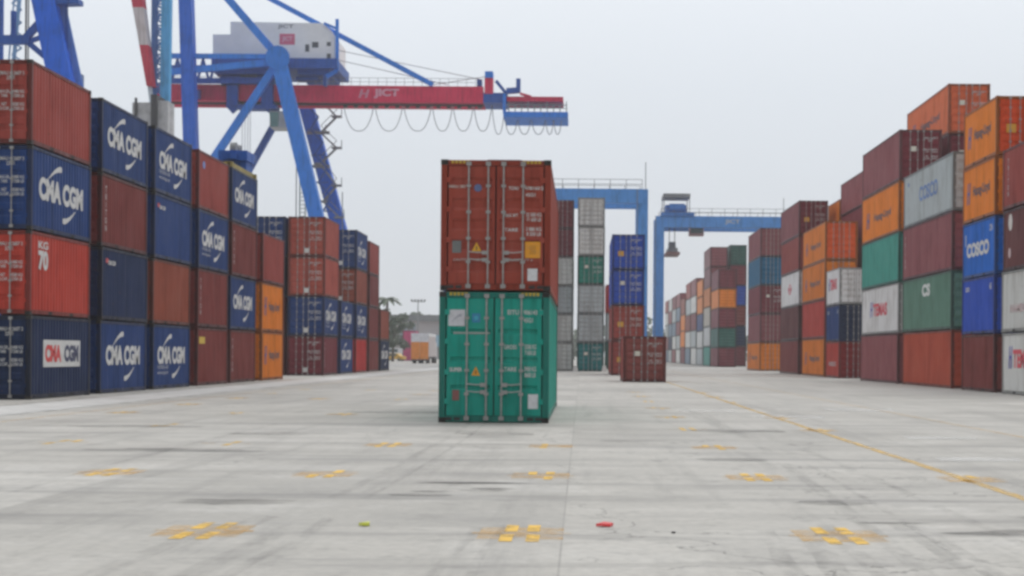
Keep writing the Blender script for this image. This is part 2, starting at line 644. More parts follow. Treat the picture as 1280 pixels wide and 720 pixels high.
COLOURS = {
    'navy': (22, 56, 112), 'darknavy': (16, 38, 76), 'royal': (10, 98, 190), 'cobalt': (28, 72, 172), 'tealblue': (20, 96, 132),
    'orange': (240, 122, 16), 'orangered': (174, 72, 46), 'red': (180, 60, 46), 'brightred': (186, 40, 36), 'brick': (148, 62, 54),
    'brown': (118, 48, 44), 'darkbrown': (98, 50, 50), 'mauve': (134, 74, 78), 'maroon': (114, 40, 50), 'rust': (140, 68, 48),
    'white': (222, 223, 222), 'grey': (172, 180, 182), 'palegrey': (204, 205, 202), 'cream': (196, 188, 172), 'teal': (62, 152, 138),
    'green': (24, 146, 130), 'sagegreen': (86, 124, 108), 'darkgreen': (40, 92, 82), 'frontred': (150, 66, 52), 'clay': (164, 76, 62),
    'magenta': (186, 60, 112), 'slate': (110, 130, 148),
}
_cm = {}


def shell_mesh(Lc, h, far):
    key = ('shell', Lc, h, far)
    if key in _cm:
        return _cm[key]
    b = MB()
    z0, z1, xo, xi = .14, h - .09, 1.190, 1.154
    prof = []
    if far:
        prof = [(.10, xo), (Lc - .10, xo)]
    else:
        n = int((Lc - .32) / .278)
        p = (Lc - .32) / n
        prof = [(.10, xo)]
        for i in range(n):
            y = .16 + i * p
            prof += [(y + .035 * p / .278, xo), (y + .104 * p / .278, xi), (y + .174 * p / .278, xi), (y + .243 * p / .278, xo)]
        prof += [(Lc - .10, xo)]
    for sgn in (-1, 1):
        for (ya, xa), (yb, xb) in zip(prof, prof[1:]):
            b.quad((sgn * xa, ya, z0), (sgn * xb, yb, z0), (sgn * xb, yb, z1), (sgn * xa, ya, z1))
    # front bulkhead, roof, floor
    b.quad((-1.15, Lc - .05, z0), (1.15, Lc - .05, z0), (1.15, Lc - .05, z1), (-1.15, Lc - .05, z1))
    b.quad((-1.19, .1, h - .03), (1.19, .1, h - .03), (1.19, Lc - .05, h - .03), (-1.19, Lc - .05, h - .03))
    b.quad((-1.19, .1, .15), (1.19, .1, .15), (1.19, Lc - .05, .15), (-1.19, Lc - .05, .15))
    _cm[key] = b.mesh('corrugated_shell', PAINT)
    return _cm[key]


def frame_mesh(Lc, h, castings):
    key = ('frame', Lc, h, castings)
    if key in _cm:
        return _cm[key]
    b = MB()
    pw = .14
    ca = .118
    for sx in (-1, 1):
        a0, a1 = sorted((sx * 1.215, sx * (1.215 - pw)))
        b.box(a0, a1, .004, .14, ca, h - ca)
        b.box(a0, a1, Lc - .14, Lc - .004, ca, h - ca)
        r0, r1 = sorted((sx * 1.206, sx * 1.13))
        b.box(r0, r1, .18, Lc - .18, h - .10, h - .012)
        # bottom side rail with fork pockets
        if Lc < 7:
            cuts = [Lc / 2 - 1.25, Lc / 2 - .89, Lc / 2 + .89, Lc / 2 + 1.25]
            segs = [(.18, cuts[0]), (cuts[1], cuts[2]), (cuts[3], Lc - .18)]
        else:
            segs = [(.18, Lc - .18)]
        for y0, y1 in segs:
            b.box(r0, r1, y0, y1, .03, .155)
        if Lc < 7:
            for y0, y1 in ((cuts[0], cuts[1]), (cuts[2], cuts[3])):
                b.box(r0 + .002, r1 - .002, y0, y1, .135, .153)
    for y0, y1 in ((.012, .11), (Lc - .11, Lc - .012)):
        b.box(-1.07, 1.07, y0, y1, h - .13, h - .010)
        b.box(-1.07, 1.07, y0, y1, .02, .15)
    if castings:
        for sx in (-1, 1):
            for y0 in (0, Lc - .178):
                for z0 in (0, h - .118):
                    a0, a1 = sorted((sx * 1.219, sx * 1.057))
                    b.box(a0, a1, y0, y0 + .178, z0, z0 + .118)
    _cm[key] = b.mesh('frame', PAINT)
    return _cm[key]


def casting_mesh():
    if 'casting' not in _cm:
        b = MB().box(-.081, .081, 0, .178, 0, .118)
        b.box(-.035, .035, -.002, .02, .03, .09)
        b.f = b.f
        _cm['casting'] = b.mesh('corner_casting', PAINT)
    return _cm['casting']


def door_mesh(h, style):
    """one leaf, hinge at x = 0, free edge at x = 1.05, outer skin at y = .03; pressed ribs across"""
    key = ('door', h, style)
    if key in _cm:
        return _cm[key]
    b = MB()
    z0, z1, w = .16, h - .14, 1.047
    H = z1 - z0
    prof = [(z0, .025)]
    m = .10
    if style == 'groove':            # flat panel with narrow pressed grooves
        for fr in (.235, .475, .715):
            zc = z0 + H * fr
            prof += [(zc - .065, .025), (zc - .03, .062), (zc + .03, .062), (zc + .065, .025)]
    else:                            # wide trapezoid ribs
        n = 5
        p = (H - .3) / n
        for i in range(n):
            zc = z0 + .15 + p * (i + .5)
            prof += [(zc - p * .30, .025), (zc - p * .17, .06), (zc + p * .17, .06), (zc + p * .30, .025)]
    prof.append((z1, .025))
    for (za, ya), (zb, yb) in zip(prof, prof[1:]):
        b.quad((m, ya, za), (w - m * .7, ya, za), (w - m * .7, yb, zb), (m, yb, zb))
    for x0, x1 in ((.012, m), (w - m * .7, w - .01)):
        b.quad((x0, .02, z0), (x1, .02, z0), (x1, .02, z1), (x0, .02, z1))
    for x in (m, w - m * .7):
        b.quad((x, .02, z0), (x, .065, z0), (x, .065, z1), (x, .02, z1))
    b.quad((.012, .02, z0), (.012, .075, z0), (.012, .075, z1), (.012, .02, z1))
    b.quad((w - .01, .02, z0), (w - .01, .075, z0), (w - .01, .075, z1), (w - .01, .02, z1))
    b.quad((.012, .075, z0), (w, .075, z0), (w, .075, z1), (.012, .075, z1))
    for f in (.12, .37, .63, .88):   # hinges
        zc = z0 + H * f
        b.box(-.03, .07, -.012, .018, zc - .06, zc + .06)
    _cm[key] = b.mesh('door', PAINT)
    return _cm[key]


def bar_mesh(h):
    key = ('bar', h)
    if key in _cm:
        return _cm[key]
    b = MB()
    b.tube((0, -.018, .07), (0, -.018, h - .06), .019, n=8)
    for z in (.10, h - .09):
        b.box(-.055, .055, -.045, .012, z - .045, z + .045)
    for f in (.22, .40, .60, .80):
        b.box(-.05, .05, -.043, .018, h * f - .03, h * f + .03)
    _cm[key] = b.mesh('locking_bar', STEEL)
    return _cm[key]


def handle_mesh():
    if 'handle' not in _cm:
        b = MB()
        b.tube((0, -.045, 0), (.20, -.05, -.02), .014, n=6)
        b.tube((.20, -.05, -.02), (.40, -.05, -.015), .014, n=6)
        b.box(.30, .42, -.065, -.01, -.06, .02)
        _cm['handle'] = b.mesh('door_handle', STEEL)
    return _cm['handle']


def pocket_mesh():
    if 'pocket' not in _cm:
        _cm['pocket'] = MB().box(-.02, .012, -.178, .178, -.053, .048).mesh('fork_pocket', RUBBER)  # black block fills the open pocket, its inner shade put in as colour
    return _cm['pocket']


def gasket_mesh(h):
    key = ('gasket', h)
    if key not in _cm:
        _cm[key] = MB().box(-1.06, 1.06, .078, .10, .15, h - .13).mesh('door_gasket', RUBBER)
    return _cm[key]


WHITE = (.62, .62, .61)
DNAVY = (.015, .025, .09)


def side_matrix(side, u, v, Lc, sx, sy, rot=0, lift=.004):
    """decal placed on the long side: u along the reading direction from its middle, v up from the base"""
    if side > 0:
        bas = Matrix(((0, 0, 1), (1, 0, 0), (0, 1, 0))).to_4x4()
        pos = Vector((1.190 + lift, Lc / 2 + u, v))
    else:
        bas = Matrix(((0, 0, -1), (-1, 0, 0), (0, 1, 0))).to_4x4()
        pos = Vector((-1.190 - lift, Lc / 2 - u, v))
    return Matrix.Translation(pos) @ bas @ Matrix.Rotation(rot, 4, 'Z') @ Matrix.Diagonal((sx, sy, 1, 1))


def end_matrix(u, v, sx, sy, rot=0, lift=.004):
    bas = Matrix(((1, 0, 0), (0, 0, -1), (0, 1, 0))).to_4x4()
    return Matrix.Translation(Vector((u, .02 - lift, v))) @ bas @ Matrix.Rotation(rot, 4, 'Z') @ Matrix.Diagonal((sx, sy, 1, 1))


def put(name, mesh, parent, mat4, color):
    o = link(name, mesh, parent, color)
    o.matrix_local = mat4
    return o


def d_text(c, txt, u, v, w, h, color=WHITE, bold=.02, rot=0, name='lettering', lift=.004):
    put(name, text_mesh(txt, bold), c['o'], side_matrix(c['side'], u, v, c['L'], w, h, rot, lift), color)


def d_shape(c, kind, u, v, w, h, color=WHITE, name='logo', rot=0, lift=.004):
    put(name, flat_mesh(kind), c['o'], side_matrix(c['side'], u, v, c['L'], w, h, rot, lift), color)


def dec_crescent(c, sub=False):
    d_text(c, 'CMA CGM', -.05, 1.36, 4.45, .72, bold=.055)
    d_shape(c, 'swoosh', -.72, 1.98, 1.3, .50)
    d_shape(c, 'swoosh', .72, .66, 1.3, .50, rot=math.pi)
    if sub:
        d_text(c, 'THE FRENCH LINE', -1.45, .88, 1.7, .15, color=(.42, .44, .5), bold=.01)
        d_text(c, 'www.cma-cgm.com', -1.45, .62, 1.7, .15, color=(.42, .44, .5), bold=.01)


def dec_plate(c):
    d_shape(c, 'rect', .1, 1.42, 3.75, .86, WHITE, 'logo_plate')
    d_text(c, 'CMA', -.80, 1.42, 1.6, .56, (.62, .03, .03), .06, lift=.009)
    d_text(c, 'CGM', 1.05, 1.42, 1.5, .56, DNAVY, .06, lift=.009)


def dec_small(c):
    d_shape(c, 'rect', -2.35, 2.12, .30, .16, (.5, .03, .04), 'flag_mark')
    d_text(c, 'CMA CGM', -1.75, 2.06, .9, .16, bold=.05)


def dec_vert(c, u=None, txt='T\nR\nI\nT\nO\nN', color=(.5, .46, .45)):
    u = -c['L'] / 2 + .62 if u is None else u
    d_text(c, txt, u, c['h'] * .52, .20, c['h'] * .62, color, .03)


def dec_orange(c):
    k = c['L'] / LEN20
    d_shape(c, 'blades', -1.95 * k, 1.35, .75 * k ** .5, 1.0, (.035, .06, .25))
    d_text(c, 'Hapag-Lloyd', .45 * k, 1.33, 3.1 * k ** .8, .58, (.05, .03, .05), .025)


def dec_red_word(c):
    k = (c['L'] / LEN20) ** .6
    d_shape(c, 'blades', -1.75 * k, 1.55, .7 * k, .95, (.10, .10, .42))
    d_text(c, 'TEMAS', .15 * k, 1.5, 3.0 * k, .78, (.68, .06, .09), .05)


def dec_disc(c):
    d_shape(c, 'ring', 0, 1.5, 1.9, .95, (.72, .22, .26))
    d_text(c, 'TEMAS', 0, 1.48, 2.6, .36, (.66, .12, .16), .04, lift=.008)


def dec_grey_word(c):
    d_text(c, 'COSCO', .3, 1.55, 4.6, .80, (.10, .20, .46), .035)
    d_shape(c, 'disc', -4.9, 2.35, .35, .25, (.10, .2, .46))


def dec_blue_word(c):
    d_text(c, 'COSCO', -.2, 1.30, 4.2, .66, WHITE, .055)
    d_text(c, 'CN', 2.25, 2.1, .5, .30, WHITE, .03)
    d_shape(c, 'rect', -2.5, 1.8, .18, .55, (.45, .5, .6), 'stripe')


def dec_corner(c):
    d_text(c, '22G1', -2.0, 2.1, .75, .2, WHITE, .04)
    d_text(c, '45', 2.3, 2.1, .35, .3, WHITE, .03)


def dec_green_mark(c):
    d_text(c, 'CS', .1, 2.15, 2.0, .66, (.66, .70, .67), .06)


def dec_seventy(c):
    d_text(c, '70', -1.75, 1.72, .92, .62, WHITE, .05)
    d_text(c, 'KG', -1.75, 2.2, .92, .24, WHITE, .03)


def dec_yellow(c):
    d_shape(c, 'rect', -2.1, 2.02, 1.1, .30, (.62, .42, .02), 'sticker')


def dec_bluedot(c):
    d_shape(c, 'disc', -2.0, 2.0, .45, .35, (.12, .22, .55), 'sticker')


def dec_circle(c):
    d_shape(c, 'disc', -1.95, 2.05, .62, .72, (.66, .62, .58), 'logo')
    d_shape(c, 'disc', -2.05, .75, .40, .44, (.58, .42, .42), 'logo')


def dec_redstripe(c):
    d_text(c, 'HAMBURG', 0, 1.0, 3.4, .35, (.6, .45, .45), .03)


DOOR_TXT_L = 'MAX GROSS\nTARE\nNET\nCU. CAP.'


def door_decals(o, h, col=WHITE, sticker=None, full=True):
    put('lettering', text_mesh('CMAU 412607 3\n22G1', .015), o, end_matrix(.56, h * .81, .82, .26), col)
    put('lettering', text_mesh('MAX.GR.\nTARE\n\nNET\nCU.CAP.', .015), o, end_matrix(.36, h * .52, .34, .62), col)
    put('lettering', text_mesh('30480 KG\n67200 LB\n\n28280 KG\n62350 LB', .015), o, end_matrix(.78, h * .52, .40, .62), col)
    if sticker:
        put('sticker', flat_mesh('rect'), o, end_matrix(sticker[0], h * sticker[1], sticker[2], sticker[3]), sticker[4])


GROUP = 'shipping containers stacked in the yard'


def container(x, y, z, Lc, h, colour, label, side=0, decals=None, lod=1, frame_col=None, style='rib', castings=False, group=GROUP, door_col=None, ends=None, rz=0):
    base = pc(COLOURS[colour]) if isinstance(colour, str) else colour
    j = 1 + R.uniform(-.07, .07)
    base = tuple(v * j for v in base)
    o = thing('shipping_container', label, 'container', (x, y, z), group, rz)
    link('corrugated_shell', shell_mesh(Lc, h, lod >= 2), o, base)
    fc = frame_col or tuple(v * .36 + .006 for v in base)  # darker than the walls: grime, plus tier-gap shade put into the colour
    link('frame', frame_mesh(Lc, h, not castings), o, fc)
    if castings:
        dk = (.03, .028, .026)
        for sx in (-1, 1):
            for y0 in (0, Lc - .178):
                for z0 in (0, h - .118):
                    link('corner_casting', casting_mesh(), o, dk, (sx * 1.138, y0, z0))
    dc = door_col or base
    for sx in (-1, 1):
        d = link('door', door_mesh(h, style), o, dc, (sx * 1.058, 0, 0))
        if sx > 0:
            d.scale = (-1, 1, 1)
        if lod <= 1:
            for off in (.458, .888):
                link('locking_bar', bar_mesh(h), d, None, (off, 0, 0))
            if lod == 0:
                for off, zz in ((.458, .86), (.458, .70)):
                    hd = link('door_handle', handle_mesh(), d, None, (off, 0, zz))
    link('door_gasket', gasket_mesh(h), o)
    if Lc < 7 and side and lod <= 1:
        for yy in (Lc / 2 - 1.07, Lc / 2 + 1.07):
            link('fork_pocket', pocket_mesh(), o, None, (side * 1.19, yy, .085))
    c = {'o': o, 'L': Lc, 'h': h, 'side': side}
    if decals:
        for f in (decals if isinstance(decals, (list, tuple)) else [decals]):
            f(c)
    if ends:
        ends(o, h)
    return o


GAP = .022


def stack(x, y, Lc, hs, items, where, side, lod=1, castings=False, z0=0.0):
    """items from the ground up: (colour, description, decals, extra keyword arguments)"""
    z = z0
    n = len(items)
    for i, it in enumerate(items):
        h = hs[i] if isinstance(hs, (list, tuple)) else hs
        tier = 'top of' if i == n - 1 else ('bottom of', 'second up in', 'third up in', 'fourth up in', 'fifth up in')[i]
        kw = it[3] if len(it) > 3 else {}
        container(x + R.uniform(-.03, .03), y + R.uniform(-.04, .04), z, Lc, h, it[0], f'{it[1]} container, {tier} {where}', side, it[2], lod, castings=castings, rz=math.radians(R.uniform(-.12, .12)), **kw)
        z += h + GAP


def white_tag(o, h):
    door_decals(o, h, sticker=(-.02, .14, .34, .30, (.7, .7, .68)))


def txt_only(o, h):
    door_decals(o, h)


def orange_tag(o, h):
    door_decals(o, h, sticker=(-.55, .45, .42, .38, (.75, .38, .02)))


def white_upper(o, h):
    door_decals(o, h, sticker=(-.4, .62, .30, .28, (.75, .72, .62)))


XL = -16.9 - 1.219
# --- left row, from the frame edge inwards
stack(XL, 50.0, LEN20, STD, [
    ('darknavy', 'dark navy white-plate-logo', dec_plate, dict(ends=txt_only)),
    ('red', 'red white-marked', dec_seventy, dict(ends=txt_only)),
    ('navy', 'navy crescent-logo', dec_crescent, dict(ends=txt_only)),
    ('brick', 'unmarked brick-red', None, dict(ends=txt_only))], 'the stack at the left frame edge', 1, 1, True)
stack(XL, 57.4, LEN20, STD, [
    ('navy', 'navy crescent-logo', dec_crescent), ('darknavy', 'plain navy small-mark', dec_small),
    ('brown', 'brown vertical-lettered', dec_vert), ('navy', 'faded navy crescent-logo', dec_crescent)], 'the second stack along the left row', 1, 1, True)
stack(XL, 64.4, LEN20, STD, [
    ('navy', 'navy captioned-logo', lambda c: dec_crescent(c, True)), ('rust', 'rust-orange unmarked', None),
    ('navy', 'plain navy small-mark', dec_small), ('navy', 'navy captioned-logo', lambda c: dec_crescent(c, True))], 'the third stack along the left row', 1, 1, True)
stack(XL, 71.75, LEN20, STD, [
    ('brown', 'brown yellow-stickered', dec_yellow), ('brown', 'brown vertical-lettered', dec_vert),
    ('navy', 'navy captioned-logo', lambda c: dec_crescent(c, True)), ('brick', 'brick-red blue-dotted', dec_bluedot)], 'the fourth stack along the left row', 1)
stack(XL, 78.6, LEN20, STD, [
    ('brown', 'brown vertical-lettered', dec_vert), ('navy', 'navy crescent-logo', dec_crescent),
    ('brown', 'brown pale-lettered', dec_vert), ('navy', 'navy crescent-logo', dec_crescent)], 'the fifth stack along the left row', 1)
stack(XL + .05, 86.1, LEN20, STD, [
    ('orange', 'orange dark-lettered', dec_orange), ('orange', 'orange dark-lettered', dec_orange),
    ('brick', 'plain brick-red', None)], 'the three-high left stack', 1)
stack(XL, 107.1, LEN20, STD, [
    ('maroon', 'maroon white-stickered', dec_vert, dict(ends=white_tag)), ('navy', 'navy white-stickered', lambda c: dec_crescent(c, True), dict(ends=white_tag)),
    ('clay', 'clay-red white-stickered', None, dict(ends=white_tag)), ('clay', 'clay-red white-stickered', None, dict(ends=white_tag))], 'the left stack showing its doors', 1)
stack(XL - 2.62, 107.1, LEN20, STD, [
    ('brown', 'brown hidden', None), ('brown', 'brown shaded', None), ('darknavy', 'navy half-hidden', None),
    ('navy', 'navy door-end', None, dict(ends=txt_only))], 'the stack left of the clay-red doors', 1)
stack(XL, 114.6, LEN20, STD, [
    ('navy', 'navy crescent-logo', dec_crescent), ('navy', 'navy captioned-logo', lambda c: dec_crescent(c, True))], 'the two-high left stack under the gap', 1)
stack(XL, 122.3, LEN20, [STD, STD, STD, HC], [
    ('brightred', 'bright red', None), ('navy', 'navy captioned-logo', lambda c: dec_crescent(c, True)), ('rust', 'orange-brown', None, dict(ends=white_tag)),
    ('navy', 'navy captioned-logo', lambda c: dec_crescent(c, True), dict(ends=white_tag))], 'the left stack beyond the gap', 1)
stack(XL, 129.9, LEN20, [STD, STD, STD, STD], [
    ('brown', 'brown', None), ('brown', 'dull red-brown', None), ('brown', 'plain red-brown', None), ('brick', 'brick-red', None)], 'the second last stack of the left row', 1)
stack(XL, 137.2, LEN20, STD, [
    ('darknavy', 'dark navy crescent-logo', dec_crescent), ('rust', 'rust-brown', None)], 'the two-high last stack of the left row', 1)

# --- right row
XR = 18.1 + 1.219
stack(XR - .05, 64.1, LEN20, STD, [
    ('palegrey', 'white red-lettered', dec_red_word), ('palegrey', 'dirty white red-lettered', dec_redstripe),
    ('darkbrown', 'dark brown white-emblem', dec_circle), ('brick', 'brick-red vertical-lettered', lambda c: dec_vert(c, -2.2))], 'the stack at the right frame edge', -1)
stack(XR, 71.65, LEN20, STD, [
    ('brown', 'brown unmarked', None), ('cobalt', 'cobalt blue small-mark', dec_corner), ('royal', 'bright blue white-lettered', dec_blue_word),
    ('orange', 'orange dark-lettered', dec_orange), ('orange', 'orange dark-lettered', dec_orange, dict(ends=orange_tag, door_col=pc((206, 72, 14))))], 'the five-high orange-topped right stack', -1)
stack(XR, 80.0, LEN40, HC, [
    ('orangered', 'long rust-orange', None), ('sagegreen', 'long sage green white-mark', dec_green_mark),
    ('mauve', 'long mauve-brown', dec_vert), ('grey', 'long grey blue-lettered', dec_grey_word)], 'the right stack with a grey top', -1)
stack(XR, 93.5, LEN40, HC, [
    ('mauve', 'long mauve-brown', None), ('white', 'long white red-lettered', dec_red_word), ('teal', 'long teal', None),
    ('orange', 'long orange', dec_orange), ('mauve', 'long mauve white-stickered', None, dict(ends=white_upper, door_col=pc(COLOURS['maroon'])))], 'the right stack with a teal middle', -1)
stack(XR, 115.0, LEN20, STD, [
    ('red', 'red white-lettered', dec_redstripe, dict(door_col=pc((126, 26, 26)))), ('navy', 'navy', dec_corner, dict(door_col=pc((26, 40, 70)))),
    ('white', 'white red-lettered', dec_red_word)], 'the short right stack before orange doors', -1)
stack(XR, 121.9, LEN40, HC, [
    ('orange', 'long orange', dec_orange), ('red', 'long red', None), ('orange', 'long orange', dec_orange),
    ('orange', 'long orange open-faced', dec_orange, dict(door_col=pc((206, 82, 18))))], 'the right stack with orange doors', -1)
stack(XR, 136.5, LEN40, HC, [
    ('brown', 'long brown', None), ('darkbrown', 'long dark brown', None), ('white', 'long white pink-ringed', dec_disc), ('brick', 'long brick-red', None),
    ('mauve', 'long mauve yellow-labelled', None, dict(ends=orange_tag, door_col=pc(COLOURS['maroon'])))], 'the right stack beyond the orange doors', -1)
stack(XR, 166.0, LEN40, HC, [
    ('orange', 'long orange', dec_orange), ('mauve', 'long mauve-brown', None), ('maroon', 'long maroon white-spotted', None, dict(ends=white_upper)),
    ('tealblue', 'long teal-blue', None), ('mauve', 'long maroon', None)], 'the right stack with a blue tier', -1)
FARW = ['the far right stack with a green tier', 'the tallest far right stack', 'the far right stack with two orange tiers', 'the far stack right of the orange column',
        'the far column right of the orange column', 'the slim orange far column', 'the far stack left of the orange column', 'the fourth last far right stack', 'the third last far right stack', 'the last far right stack']
FARS = [
    (217, LEN40, STD, ['maroon', 'darkgreen', 'maroon', 'orange', 'maroon']),
    (231, LEN40, 2.80, ['teal', 'palegrey', 'cream', 'orange', 'mauve', 'mauve']),
    (245, LEN40, STD, ['grey', 'palegrey', 'navy', 'orange', 'orange']),
    (259, LEN40, 2.75, ['palegrey', 'grey', 'maroon', 'palegrey', 'mauve']),
    (273, LEN40, 2.75, ['slate', 'palegrey', 'brown', 'grey', 'brick']),
    (287, LEN40, HC, ['maroon', 'orange', 'orange', 'rust']),
    (301, LEN40, STD, ['palegrey', 'grey', 'mauve', 'slate', 'mauve']),
    (315, LEN40, STD, ['mauve', 'palegrey', 'slate', 'grey', 'maroon']),
    (329, LEN40, STD, ['grey', 'darknavy', 'slate', 'mauve', 'palegrey']),
    (343, LEN40, STD, ['slate', 'mauve', 'grey', 'palegrey', 'brick'])]
CW = {'maroon': 'maroon', 'darkgreen': 'dark green', 'orange': 'orange', 'teal': 'teal', 'palegrey': 'pale grey', 'cream': 'cream', 'mauve': 'mauve', 'grey': 'grey',
      'navy': 'navy', 'slate': 'slate blue', 'brown': 'brown', 'brick': 'brick-red', 'rust': 'rust-orange', 'darknavy': 'dark navy', 'cobalt': 'cobalt blue', 'tealblue': 'teal-blue'}
for (y, Lc, h, cs), w in zip(FARS, FARW):
    stack(XR, y, Lc, h, [(c, 'hazy ' + CW[c], None) for c in cs], w, -1, 2)
# second row on the right, standing behind the first
XR2 = 21.25 + 1.219
stack(XR2, 95.0, LEN40, HC, [('brown', 'brown hidden', None), ('navy', 'navy hidden', None), ('palegrey', 'grey hidden', None), ('mauve', 'mauve hidden', None),
                             ('maroon', 'maroon white-dotted', None, dict(ends=white_upper)), (pc((214, 112, 62)), 'terracotta', dec_orange, dict(ends=white_upper, door_col=pc((206, 98, 58))))],
      'the tallest stack of the second right row', -1)
stack(XR2, 122.1, LEN40, STD, [('brown', 'brown covered', None), ('orange', 'orange covered', None), ('grey', 'grey covered', None), ('brick', 'brick-red covered', None),
                               ('maroon', 'maroon part-hidden', None), ('mauve', 'long mauve', None)], 'the stack behind the orange doors', -1)
stack(XR2, 135.2, LEN20, HC, [('brown', 'brown unseen', None), ('grey', 'grey unseen', None), ('navy', 'navy unseen', None), ('maroon', 'maroon unseen', None),
                              ('orange', 'orange sliver', None)], 'the stack behind the yellow-labelled doors', -1)
stack(XR2, 235.0, LEN40, HC, [('maroon', 'hazy maroon', None), ('darknavy', 'hazy dark navy', None), ('brown', 'hazy brown', None), ('cobalt', 'hazy cobalt blue', None),
                              ('maroon', 'hazy maroon', None), ('darkgreen', 'hazy dark green', None)], 'the green-topped far stack behind', -1, 2)

# --- block in the middle distance
stack(-3.22 + 1.22, 149.5, LEN20, STD, [('palegrey', 'pale grey', None), ('palegrey', 'whitish grey', None), ('grey', 'grey', None), ('palegrey', 'light grey', None),
                                        ('maroon', 'lower maroon', None), ('maroon', 'maroon', None)], 'the mid stack beside the front pair', 0, 1)
stack(-.43 + 1.22, 147.0, LEN20, STD, [(pc((18, 112, 114)), 'dark teal', None, dict(ends=white_upper)), ('grey', 'dull grey', None), ('grey', 'middling grey', None),
                                       ('darkgreen', 'green white-marked', None, dict(ends=white_upper, door_col=pc((20, 126, 108)))), ('palegrey', 'light grey', None), ('palegrey', 'pale grey', None)], 'the mostly grey mid stack', 0, 1)
stack(2.45 + 1.22, 168.0, LEN20, HC, [('darkgreen', 'dark green', None), ('grey', 'grey', None), ('brightred', 'red sliver', None)], 'the hidden stack behind blue containers', 0, 1)
stack(2.19 + 1.22, 120.6, LEN40, STD, [('brick', 'brick-red yellow-labelled', None, dict(ends=orange_tag)), ('brick', 'brick-red yellow-labelled', None, dict(ends=orange_tag)),
                                       ('cobalt', 'cobalt blue', None, dict(ends=white_upper)), ('cobalt', 'cobalt blue yellow-stickered', None, dict(ends=orange_tag))], 'the blue-topped mid stack', 0, 1)
container(2.33 + 1.22, 92.0, 0, LEN20, STD, 'brick', 'lone brick-red container standing on the ground before the blue stack', 0, None, 1, ends=white_upper, door_col=pc((132, 66, 60)))


# --- the pair in front
def hazard(o, h):
    """yellow and black height stripes on the corners of the header"""
    for sx in (-1, 1):
        for i in range(5):
            x = sx * (.62 + i * .085)
            put('hazard_stripe', flat_mesh('rect'), o, Matrix.Translation((x, .006, h - .05)) @ Matrix.Rotation(math.pi / 2, 4, 'X') @ Matrix.Diagonal((.055, .07, 1, 1)), (.55, .36, .02))
    for sx in (-1, 1):
        for dx in (-.09, .09):
            put('fork_slot', flat_mesh('rect'), o, Matrix.Translation((sx * .90 + dx, .006, .085)) @ Matrix.Rotation(math.pi / 2, 4, 'X') @ Matrix.Diagonal((.14, .07, 1, 1)), (.01, .01, .01))


def red_end(o, h):
    hazard(o, h)
    put('lettering', text_mesh('MSKU 283', .02), o, end_matrix(-.86, h * .795, .36, .06), (.62, .55, .5))
    put('sticker', flat_mesh('disc'), o, end_matrix(-.40, h * .785, .17, .17), (.10, .14, .30))
    put('lettering', text_mesh('TCNU', .02), o, end_matrix(.39, h * .785, .22, .075), WHITE)
    put('lettering', text_mesh('478160', .02), o, end_matrix(.80, h * .785, .34, .075), WHITE)
    put('lettering', text_mesh('5', .02), o, end_matrix(1.02, h * .785, .05, .085), WHITE)
    put('lettering', text_mesh('45G1', .02), o, end_matrix(.76, h * .735, .22, .075), WHITE)
    for (a, b, v) in (('MAX WT', '32 500 KG\n71 650 LB', .565), ('TARE', '3 880 KG\n8 550 LB', .455)):
        put('lettering', text_mesh(a, .02), o, end_matrix(.34, h * (v + .012), .30, .075), WHITE)
        put('lettering', text_mesh(b, .02), o, end_matrix(.84, h * v, .34, .19), WHITE)
    put('label_plate', flat_mesh('rect'), o, end_matrix(-.86, h * .335, .20, .27), (.16, .17, .17))
    put('warning_label', flat_mesh('tri'), o, end_matrix(-.42, h * .335, .22, .20), (.78, .40, .01))
    put('warning_mark', flat_mesh('rect'), o, end_matrix(-.42, h * .325, .02, .09, lift=.008), (.02, .02, .02))
    put('orange_panel', flat_mesh('rect'), o, end_matrix(.82, h * .315, .34, .36), (.80, .34, .01))
    put('orange_panel_print', flat_mesh('rect'), o, end_matrix(.82, h * .315, .14, .20, lift=.008), (.62, .26, .01))
    put('document', flat_mesh('rect'), o, end_matrix(.82, h * .125, .22, .27), (.70, .71, .73))
    put('lettering', text_mesh('CAUTION  HIGH', .02), o, end_matrix(-.62, h * .237, .62, .05), (.45, .4, .38))
    put('lettering', text_mesh('CUBE 9 FT 6', .02), o, end_matrix(.55, h * .237, .55, .05), (.45, .4, .38))


